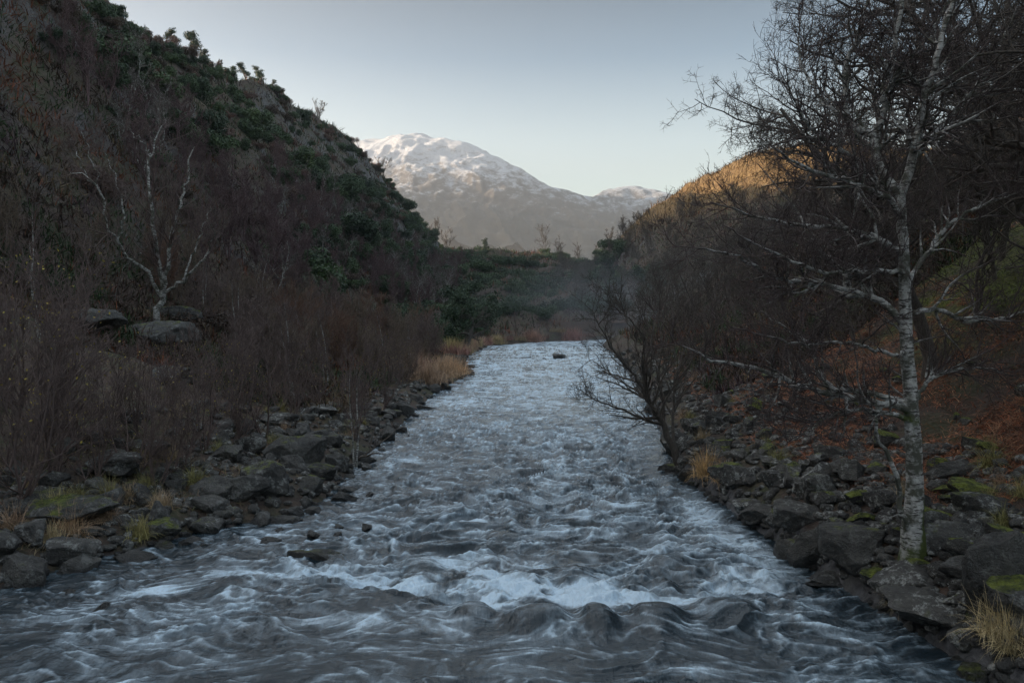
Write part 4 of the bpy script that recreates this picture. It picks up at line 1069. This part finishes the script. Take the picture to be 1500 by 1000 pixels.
# ---- skyline trees
def skyline():
    rg = np.random.default_rng(33)
    def crest_pt(u):
        best = None
        for y in np.arange(100, 400, 3.0):
            d = ray(u, 455); x = d[0] / d[1] * y; z = gz(x, y); e = (z - CAM_H) / y
            if best is None or e > best[0]: best = (e, x, y, z)
        return best[1:]
    for i, (u, hpx, lab) in enumerate([(287, 34, "tallest dark pine at the top of the left skyline clump"), (262, 26, "dark pine on the left skyline above the clump's edge"), (308, 24, "small pine leaning out from the skyline clump"),
                                       (365, 22, "lone flat-topped pine on the left skyline"), (388, 22, "round-headed pine beside the lone flat-topped pine"), (402, 16, "smallest pine at the right end of the skyline row"), (340, 18, "low pine between the clump and the flat-topped pine"), (600, 20, "bushy pine jutting from the lower left skyline"), (713, 16, "round-headed pine on the low wooded skyline")]):
        x, y, z = crest_pt(u); h = hpx * y / F * 1.05
        root = bpy.data.objects.new("pine_tree", None); COL.objects.link(root); root.location = (x, y, z - .4); tag(root, lab, "pine tree")
        P = paths(np.zeros((1, 3)), unit(np.array([[rg.normal() * .2, 0, 1.]])), np.array([h]), 8, .08, .05, rg)
        Rr = np.linspace(.2, .06, 8)[None]
        C, Rc = children(P, Rr, 18, (.02, 1), (.7, 1.3), .42, 5, .1, .05, rg, .5, .05)
        link("trunk", tube_mesh("trunk", [(P, Rr, 6), (C, Rc, 4)], M['dark']), root)
        tips = C[:, -1]
        bl = [(*t, *(h * rg.uniform(.10, .17) * np.array([1.25, 1.25, .7]))) for t in tips] + [(*P[0, -1], h * .16, h * .16, h * .12)]
        bl += [(*(q_ * .6 + P[0, -3] * .4), *(h * rg.uniform(.07, .13) * np.array([1.2, 1.2, .8]))) for q_ in tips]
        V, Q = leaf_cloud(rg, bl, 2600, h * .035, .45)
        link("foliage", mesh_np("foliage", V, Q, M['pine'], smooth=False), root)
    for i, (u, hpx, wd, lab) in enumerate([(800, 34, .20, "bare narrow twiggy tree tallest on the low wooded skyline"), (817, 24, .16, "bare twiggy tree just right of the tallest on the low skyline"), (848, 24, .18, "bare tree at the notch where the two hillsides meet"),
                                           (640, 30, .45, "bare wide-crowned tree on the left skyline foot"), (656, 26, .4, "bare spreading tree next to the wide-crowned one on the skyline foot"), (470, 24, .3, "thin bare tree standing up from the left hill skyline"),
                                           (562, 22, .4, "bare tree against the snow on the left skyline"), (325, 14, .4, "tiny bare tree near the pines on the left skyline"), (872, 22, .35, "bare tree at the foot of the right hill skyline"), (893, 20, .4, "bare bushy tree low on the right hill skyline"), (912, 18, .4, "second bare tree up the right hill skyline"), (930, 16, .4, "third bare tree up the right hill skyline")]):
        x, y, z = crest_pt(u); h = hpx * y / F * 1.25
        ls = generic(rg, 3, h, wd * .7, .14, [13, 7, 4], jit=.08, trop=.08, rmin=.028, first=(.15, 1), ang=(.35, .9), lf=.4)
        o = link("bare_tree", tube_mesh("bare_tree", [(P, Rr, 4 if j < 2 else 3) for j, (P, Rr) in enumerate(ls)], M['dark']), loc=(x, y, z - .3))
        tag(o, lab, "tree")
skyline()

# ------------------------------------------------------------------ undergrowth, bracken, grass
def blades(rg, base, L, wdt, lean, tint, seg=3, upright=1.0):
    """curved tapering strips"""
    N = len(base)
    a = rg.uniform(0, 6.283, N); hd = np.stack([np.cos(a), np.sin(a), np.zeros(N)], -1)
    d = unit(hd * lean[:, None] + np.array([[0, 0, 1.]]) * upright)
    side = unit(np.cross(d, hd + rg.normal(size=(N, 3)) * .3))
    V = []; p = base.copy()
    for i in range(seg + 1):
        w_ = (wdt * (1 - i / seg * .85))[:, None] / 2
        V.append(np.stack([p - side * w_, p + side * w_], 1))
        d = unit(d + hd * (lean * .45)[:, None] + np.array([[0, 0, -.22]]) * (i + 1) * lean[:, None])
        p = p + d * (L / seg)[:, None]
    V = np.stack(V, 1)   # N, seg+1, 2, 3
    i = np.arange(N * (seg + 1) * 2).reshape(N, seg + 1, 2)
    Q = np.stack([i[:, :-1, 0], i[:, :-1, 1], i[:, 1:, 1], i[:, 1:, 0]], -1).reshape(-1, 4)
    T = np.repeat(tint, (seg + 1) * 2, axis=0)
    return V.reshape(-1, 3), Q, T

def pal(x, y, z, rg):
    """colour of the undergrowth by place: heather brown, purple twig, bracken rust, green, straw"""
    P = np.array([(.060, .038, .026), (.066, .042, .046), (.16, .055, .026), (.030, .055, .018), (.12, .085, .045)])
    n1 = fbm(x / 12, y / 16, 3, 220); n2 = fbm(x / 8, y / 10, 3, 230); n3 = fbm(x / 5, y / 7, 3, 240)
    k = np.zeros(len(x), int); k[n1 > .12] = 1; k[n2 > .32] = 2; k[n3 > .22] = 3; k[(n3 < -.5)] = 4; k[(z > 24) & (x < 0) & (n1 < .25) & (n2 < .35)] = 3
    j = rg.random(len(x)) < .25; k[j] = rg.integers(0, 4, j.sum())
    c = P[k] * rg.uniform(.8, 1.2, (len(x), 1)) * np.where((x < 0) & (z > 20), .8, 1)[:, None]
    return c

def undergrowth():
    rg = np.random.default_rng(50)
    # hillsides
    n = 420000
    y = 1 / rg.uniform(1 / 400, 1 / 32, n); y = np.where(rg.random(n) < .6, rg.uniform(32, 390, n), y)
    u = rg.uniform(-60, 1560, n); x = (u - 750) / F * y
    z = H(x, y); s = river_sd(x, y)
    ok = (s > 2.2) & visible(x, y, z + .8) 
    x, y, z = x[ok], y[ok], z[ok]
    c = pal(x, y, z, rg)
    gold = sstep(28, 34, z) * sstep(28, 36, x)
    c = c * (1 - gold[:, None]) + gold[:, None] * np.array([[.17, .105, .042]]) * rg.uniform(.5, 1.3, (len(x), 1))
    L = (.35 + y / 260) * rg.uniform(.6, 1.5, len(x)); wd = L * .13
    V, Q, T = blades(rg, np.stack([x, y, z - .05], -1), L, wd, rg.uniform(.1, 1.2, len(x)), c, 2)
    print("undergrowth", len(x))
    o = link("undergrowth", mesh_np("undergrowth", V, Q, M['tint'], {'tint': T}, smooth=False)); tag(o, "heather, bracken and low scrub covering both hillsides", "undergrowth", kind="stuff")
    # dead bracken on the right bank
    n = 330000
    y = 1 / rg.uniform(1 / 60, 1 / 14, n); s = 1.6 + np.abs(rg.normal(size=n)) * 7
    x = RBX(y) + s; z = H(x, y); u, v = px(x, y, z)
    f = fbm(x / 2.2, y / 3, 3, 260)
    ok = (u < 1560) & (f + .35 * rg.normal(size=n) > -.35)
    x, y, z, f = x[ok], y[ok], z[ok], f[ok]
    P = np.array([(.42, .14, .065), (.30, .11, .06), (.46, .24, .13), (.20, .10, .065)]); k = rg.integers(0, 4, len(x))
    c = P[k] * rg.uniform(.6, 1.3, (len(x), 1)) * (.75 + .5 * sstep(-.4, .5, fbm(x / 1.3, y / 1.7, 2, 265)))[:, None]
    far_ = sstep(7, 11, x - RBX(y)); gm = (fbm(x / 2.5, y / 2.5, 2, 262) > -.2)
    c = np.where((far_ * gm > .5)[:, None], np.array([[.23, .29, .05]]) * rg.uniform(.5, 1.2, (len(x), 1)), c)
    L = rg.uniform(.10, .34, len(x)); wd = rg.uniform(.006, .018, len(x)) * (1 + y / 40)
    V, Q, T = blades(rg, np.stack([x, y, z - .03], -1), L, wd, rg.uniform(.4, 2.2, len(x)), c, 3)
    o = link("dead_bracken", mesh_np("dead_bracken", V, Q, M['tint'], {'tint': T}, smooth=False)); tag(o, "rust-brown collapsed bracken and moss on the right bank", "bracken", kind="stuff")
    # rough grass on the left flat
    n = 60000
    y = 1 / rg.uniform(1 / 95, 1 / 14, n); s = .9 + np.abs(rg.normal(size=n)) * 5
    x = LBX(y) - s; z = H(x, y); f = fbm(x / 1.6, y / 2.2, 3, 270)
    ok = (f > -.05); x, y, z = x[ok], y[ok], z[ok]
    P = np.array([(.22, .16, .095), (.14, .10, .065), (.11, .11, .045), (.16, .09, .06)]); c = P[rg.integers(0, 4, len(x))] * rg.uniform(.6, 1.3, (len(x), 1))
    V, Q, T = blades(rg, np.stack([x, y, z - .03], -1), rg.uniform(.12, .4, len(x)), rg.uniform(.008, .018, len(x)) * (1 + y / 30), rg.uniform(.3, 1.8, len(x)), c, 3)
    o = link("rough_grass", mesh_np("rough_grass", V, Q, M['tint'], {'tint': T}, smooth=False)); tag(o, "withered rough grass and litter under the left saplings", "grass", kind="stuff")
undergrowth()

TUFTS = [(100, 785, .75, (.27, .185, .115), "straw-pink grass tuft standing on boulders at the near left waterline"),
         (80, 752, .62, (.20, .17, .07), "taller yellow-green grass tuft behind the straw-pink one"),
         (200, 790, .5, (.16, .14, .055), "yellowish grass tuft hanging beside the green-topped boulder"),
         (150, 765, .35, (.20, .14, .09), "low pinkish grass tuft between the two near left tufts"),
         (70, 800, .5, (.24, .19, .11), "single thin pale grass wisp at the far left rocks"),
         (235, 745, .45, (.22, .16, .11), "fine pink grass spray below the near saplings"),
         (330, 722, .35, (.20, .18, .06), "yellow grass tuft left of the tall pointed boulder"),
         (185, 735, .5, (.22, .16, .10), "feathery dead grass under the second sapling"),
         (1035, 700, .85, (.32, .21, .10), "golden drooping grass clump at the right waterline"),
         (1060, 706, .6, (.28, .18, .09), "smaller golden grass tuft joined to the right of the golden clump"),
         (1472, 935, .65, (.28, .22, .12), "pale dead grass tuft under the tall leaning slab"),
         (1490, 960, .5, (.25, .20, .11), "lowest grass wisp at the bottom right corner"),
         (1325, 890, .4, (.22, .19, .12), "wispy grass hanging from the birch roots"),
         (646, 552, 1.7, (.26, .17, .10), "tall golden reed clump at the bend of the left bank"),
         (664, 547, 1.5, (.30, .19, .11), "right-hand golden reed clump touching the dark rock block"),
         (625, 560, 1.8, (.22, .15, .10), "brownish reed clump left of the golden reeds"),
         (660, 515, 1.7, (.24, .20, .09), "yellowish reed clump just left of the round riverside tree"),
         (610, 545, 1.6, (.22, .14, .10), "dull reed clump nearest the left thicket"),
         (780, 500, 2.2, (.20, .12, .09), "reddish reeds at the far end of the river"),
         (840, 499, 2.4, (.18, .10, .085), "reddish-purple reeds beyond the square river rock"),
         (728, 504, 1.5, (.20, .16, .09), "pale reeds right of the round riverside tree")]
def tufts():
    rg = np.random.default_rng(60)
    for (u, v, h, c, lab) in TUFTS:
        p = G(u, v); n = 420 if p[1] < 40 else 900; r = .12 + .16 * h; r = r if p[1] < 40 else h * .6
        b = np.stack([rg.normal(size=n) * r * .5, rg.normal(size=n) * r * .5, np.full(n, -.05)], -1)
        T = np.array([c]) * 2.1 * rg.uniform(.55, 1.25, (n, 1))
        V, Q, T = blades(rg, b, h * rg.uniform(.45, 1.15, n), np.full(n, .007 + p[1] * .0004), np.abs(rg.normal(size=n)) * .45 + .05, T, 4)
        z = max(gz(p[0], p[1]), 0)
        if p[1] < 22: z = max(z, p[2])
        o = link("grass_tuft", mesh_np("grass_tuft", V, Q, M['tint'], {'tint': T}, smooth=False), loc=(p[0], p[1] + .1, z)); tag(o, lab, "grass tuft")
tufts()
def far_reeds():
    rg = np.random.default_rng(63)
    for i, (x, y) in enumerate([(-2.6, 121), (-1.2, 124), (.6, 127), (2.4, 130), (4.6, 134.5), (7.5, 137.5), (10.5, 140), (13, 142), (16, 144), (19, 146.5), (-4.2, 112), (-5.2, 104), (-5.6, 98), (-5.8, 84), (-5.6, 88), (22, 148.5)]):
        n = 700; b = np.stack([rg.normal(size=n) * 1.1, rg.normal(size=n) * .7, np.full(n, -.05)], -1)
        b[:, :2] = np.clip(b[:, :2], -1.3, 1.3)
        T = np.array([[(.40, .26, .18), (.36, .20, .16), (.42, .33, .19)][i % 3]]) * rg.uniform(.55, 1.25, (n, 1))
        T = T * (.55 if y > 116 else 1)
        V, Q, T = blades(rg, b, (.8 if y > 116 else 1.3) * rg.uniform(.4, 1.15, n), np.full(n, .05), np.abs(rg.normal(size=n)) * .45 + .05, T, 3)
        o = link("reed_clump", mesh_np("reed_clump", V, Q, M['tint'], {'tint': T}, smooth=False), loc=(x, y, max(gz(x, y), .05)))
        tag(o, "brownish reed clump in the fringe along the far bend of the river", "reeds", "reeds fringing the far bend")
far_reeds()
def small_tufts():
    rg = np.random.default_rng(61); protos = []
    for i in range(4):
        n = 260; b = np.stack([rg.normal(size=n) * .07, rg.normal(size=n) * .07, np.full(n, -.04)], -1)
        T = np.array([[(.40, .30, .17), (.33, .29, .12), (.38, .26, .17), (.28, .26, .10)][i]]) * rg.uniform(.55, 1.25, (n, 1))
        V, Q, T = blades(rg, b, .42 * rg.uniform(.4, 1.2, n), np.full(n, .009), np.abs(rg.normal(size=n)) * .5 + .1, T, 4)
        protos.append(mesh_np("grass_tuft", V, Q, M['tint'], {'tint': T}, smooth=False))
    for i in range(64):
        left = i < 44
        y = 1 / random.uniform(1 / 40, 1 / (15 if left else 12)); s_ = random.uniform(.7, 6.5 if left else 4)
        x = LBX(y) - s_ if left else RBX(y) + s_
        o = link("grass_tuft", protos[i % 4], loc=(x, y, gz(x, y) + .05), rz=random.uniform(0, 6), scale=random.uniform(.7, 1.5))
        tag(o, "withered straw tuft growing between the left bank boulders" if left else "withered straw tuft growing between the right bank boulders", "grass tuft", "straw tufts among the left bank boulders" if left else "straw tufts among the right bank boulders")
small_tufts()

# ---- dead branch caught at the left waterline, and a stick in the shallows
def dead_branch():
    rg = np.random.default_rng(70)
    g = G(535, 668); D = g[1] - 1.6; base = W(535, 668, D)
    def L(*pts): return [W(u, v, D + dd) - base for (u, v, dd) in pts]
    S = [(L((530, 668, 0), (550, 655, 0), (575, 635, .1), (592, 612, .2)), [.035, .028, .02, .008]), (L((540, 664, 0), (545, 640, .2), (552, 620, .3)), [.025, .018, .008]),
         (L((525, 672, 0), (545, 664, -.2), (562, 665, -.3)), [.035, .03, .012]), (L((548, 657, 0), (556, 640, -.1), (560, 632, -.2)), [.016, .012, .006])]
    LP, LR = limb_set(S, 9, wob=.015, rg=rg)
    C, Rc = children(LP, LR, 3, (.3, 1), (.4, .9), .35, 5, .12, .02, rg, .5, .006)
    o = link("fallen_branch", tube_mesh("fallen_branch", [(LP, LR, 6), (C, Rc, 3)], M['dark']), loc=tuple(base)); tag(o, "dead forked branch reaching over the water from the left bank", "branch")
dead_branch()

# ------------------------------------------------------------------ air
def haze():
    import bmesh
    bm = bmesh.new(); bmesh.ops.create_cube(bm, size=1)
    me = bpy.data.meshes.new("haze"); bm.to_mesh(me); bm.free()
    o = link("haze", me); o.location = (0, 2000, 400); o.scale = (7000, 6400, 1010)
    m = bpy.data.materials.new("haze_air"); m.use_nodes = True; nt = m.node_tree; nt.nodes.clear()
    out = nt.nodes.new("ShaderNodeOutputMaterial"); v = nt.nodes.new("ShaderNodeVolumePrincipled")
    v.inputs['Color'].default_value = (.86, .88, .92, 1); v.inputs['Density'].default_value = 2.0e-4; v.inputs['Anisotropy'].default_value = .6
    nt.links.new(v.outputs[0], out.inputs['Volume']); me.materials.append(m)
    tag(o, "thin pale air filling the valley", "haze", kind="stuff")
haze()
def mist():
    V, T = ico(4)
    o = link("mist", mesh_np("mist", V, T, None, tri=True)); o.location = (26, 150, 1); o.scale = (44, 58, 18)
    m = bpy.data.materials.new("river_mist"); m.use_nodes = True; nt = m.node_tree; nt.nodes.clear()
    out = nt.nodes.new("ShaderNodeOutputMaterial"); v = nt.nodes.new("ShaderNodeVolumePrincipled")
    v.inputs['Color'].default_value = (.86, .89, .95, 1); v.inputs['Anisotropy'].default_value = .2
    tc = nt.nodes.new("ShaderNodeTexCoord"); ln = nt.nodes.new("ShaderNodeVectorMath"); ln.operation = 'LENGTH'
    nt.links.new(tc.outputs['Object'], ln.inputs[0])
    mr = nt.nodes.new("ShaderNodeMapRange"); mr.interpolation_type = 'SMOOTHSTEP'
    mr.inputs['From Min'].default_value = 1; mr.inputs['From Max'].default_value = .1; mr.inputs['To Max'].default_value = 1
    nt.links.new(ln.outputs['Value'], mr.inputs['Value'])
    nz = nt.nodes.new("ShaderNodeTexNoise"); nz.inputs['Scale'].default_value = 2.2; nz.inputs['Detail'].default_value = 3
    nt.links.new(tc.outputs['Object'], nz.inputs['Vector'])
    a = nt.nodes.new("ShaderNodeMath"); a.operation = 'POWER'; a.inputs[1].default_value = 2.5; nt.links.new(nz.outputs[0], a.inputs[0])
    b = nt.nodes.new("ShaderNodeMath"); b.operation = 'MULTIPLY'; nt.links.new(a.outputs[0], b.inputs[0]); nt.links.new(mr.outputs[0], b.inputs[1])
    c = nt.nodes.new("ShaderNodeMath"); c.operation = 'MULTIPLY'; nt.links.new(b.outputs[0], c.inputs[0]); c.inputs[1].default_value = .055
    nt.links.new(c.outputs[0], v.inputs['Density']); nt.links.new(v.outputs[0], out.inputs['Volume']); o.data.materials.append(m)
    tag(o, "faint blue mist hanging over the far bend of the river", "mist", kind="stuff")
mist()

# ------------------------------------------------------------------ say which one each repeat is
def relabel():
    for o in SC.objects:
        g = o.get("group")
        if not g or o.parent: continue
        x, y, z = o.location; u, v = px(x, y, z); k = max(o.scale)
        if g == "young pale birches in the left thicket":
            o["label"] = f"slender young birch with a pale stem {'under the crooked birch' if u < 320 else 'in mid thicket' if u < 470 else 'near the fallen branch' if y < 30 else 'toward the far reeds'}, {'front rank' if y < 42 else 'rear rank'}"
        elif g in ("bare trees on the left hillside", "evergreen bushes on the left hillside", "brown bushes on the left hillside"):
            hgt = "by the skyline of" if z > 42 else "high on" if z > 26 else "halfway up" if z > 13 else "low on"
            lat = "toward the left edge" if u < 140 else "above the crooked birch" if u < 320 else "right of the crooked birch" if u < 470 else "toward the valley end"
            kind = {"bare": "purple-brown bare tree", "ever": "dark evergreen bush", "brow": "brown heathery bush"}[g[:4]]
            size = "small" if k < (.78 if g[0:4] == "bare" else 1.6) else "large" if k > (.95 if g[0:4] == "bare" else 2.4) else "middling"
            o["label"] = f"{size} {kind} {hgt} the left hillside, {lat}"
        elif g in ("bare trees on the right hillside", "brown bushes on the right hillside"):
            hgt = "near the sunlit crest of" if z > 25 else "halfway up" if z > 12 else "low on"
            lat = "beside the valley notch" if u < 960 else "behind the leaning tree" if u < 1150 else "behind the big birch"
            kind = "grey-brown bare tree" if g[0:4] == "bare" else "brown scrubby bush"
            o["label"] = f"{kind} {hgt} the right hillside, {lat}"
        elif g == "evergreens of the wood closing the valley":
            hgt = "on the top edge" if z > 24 else "in the upper part" if z > 14 else "in the middle" if z > 6 else "at the foot"
            lat = "left end" if u < 680 else "centre" if u < 800 else "right end"
            o["label"] = f"{'large' if k > 4 else 'small'} dark evergreen crown {hgt} of the valley wood, {lat}"
        elif g == "sapling thicket on the left flat":
            lat = "behind the near left saplings" if u < 330 else "in the middle of the left thicket" if u < 520 else "beside the far reeds"
            o["label"] = f"{'low' if k < .75 else 'tall'} brown-twigged sapling {lat}, {'front rank' if y < 42 else 'rear rank'}"
        elif g == "bare oaks on the right slope":
            lat = "behind the leaning tree" if u < 1150 else "just left of the big birch" if u < 1320 else "right of the big birch"
            o["label"] = f"dark bare oak on the right slope {lat}, {'nearest rank' if y < 35 else 'middle rank' if y < 65 else 'farthest rank'}"
        elif o.get("category") == "boulder":
            m_ = o.color[0]; sz = "large" if k > .42 else "small" if k < .27 else "middling"
            top = "mossy " if m_ > .25 else ""
            if g == "boulders heaped on the near left bank":
                at = "at the waterline" if LBX(y) - x < .8 else "among the saplings" if LBX(y) - x > 3.5 else "in the middle"
                o["label"] = f"{sz} {top}grey boulder {at} of the left bank, {'near end' if y < 20 else 'far end'}"
            elif g == "boulders of the right bank wall":
                at = "at the waterline" if x - RBX(y) < .6 else "on top"
                wh = "below the birch" if y < 14.5 else "upstream of the birch" if y < 19 else "toward the golden grass"
                o["label"] = f"{sz} {top}angular boulder {at} of the right bank wall, {wh}"
            elif g == "stones among the right bank bracken":
                o["label"] = f"{sz} {top or 'lichened '}stone in the dead bracken {'right of the birch' if u > 1340 else 'left of the birch'}"
        elif g.startswith("straw tufts among the left"):
            o["label"] = f"withered straw tuft on the left bank {'near the waterline' if LBX(y) - x < 2 else 'up among the saplings'}, {'near end' if y < 20 else 'far end'}"
relabel()
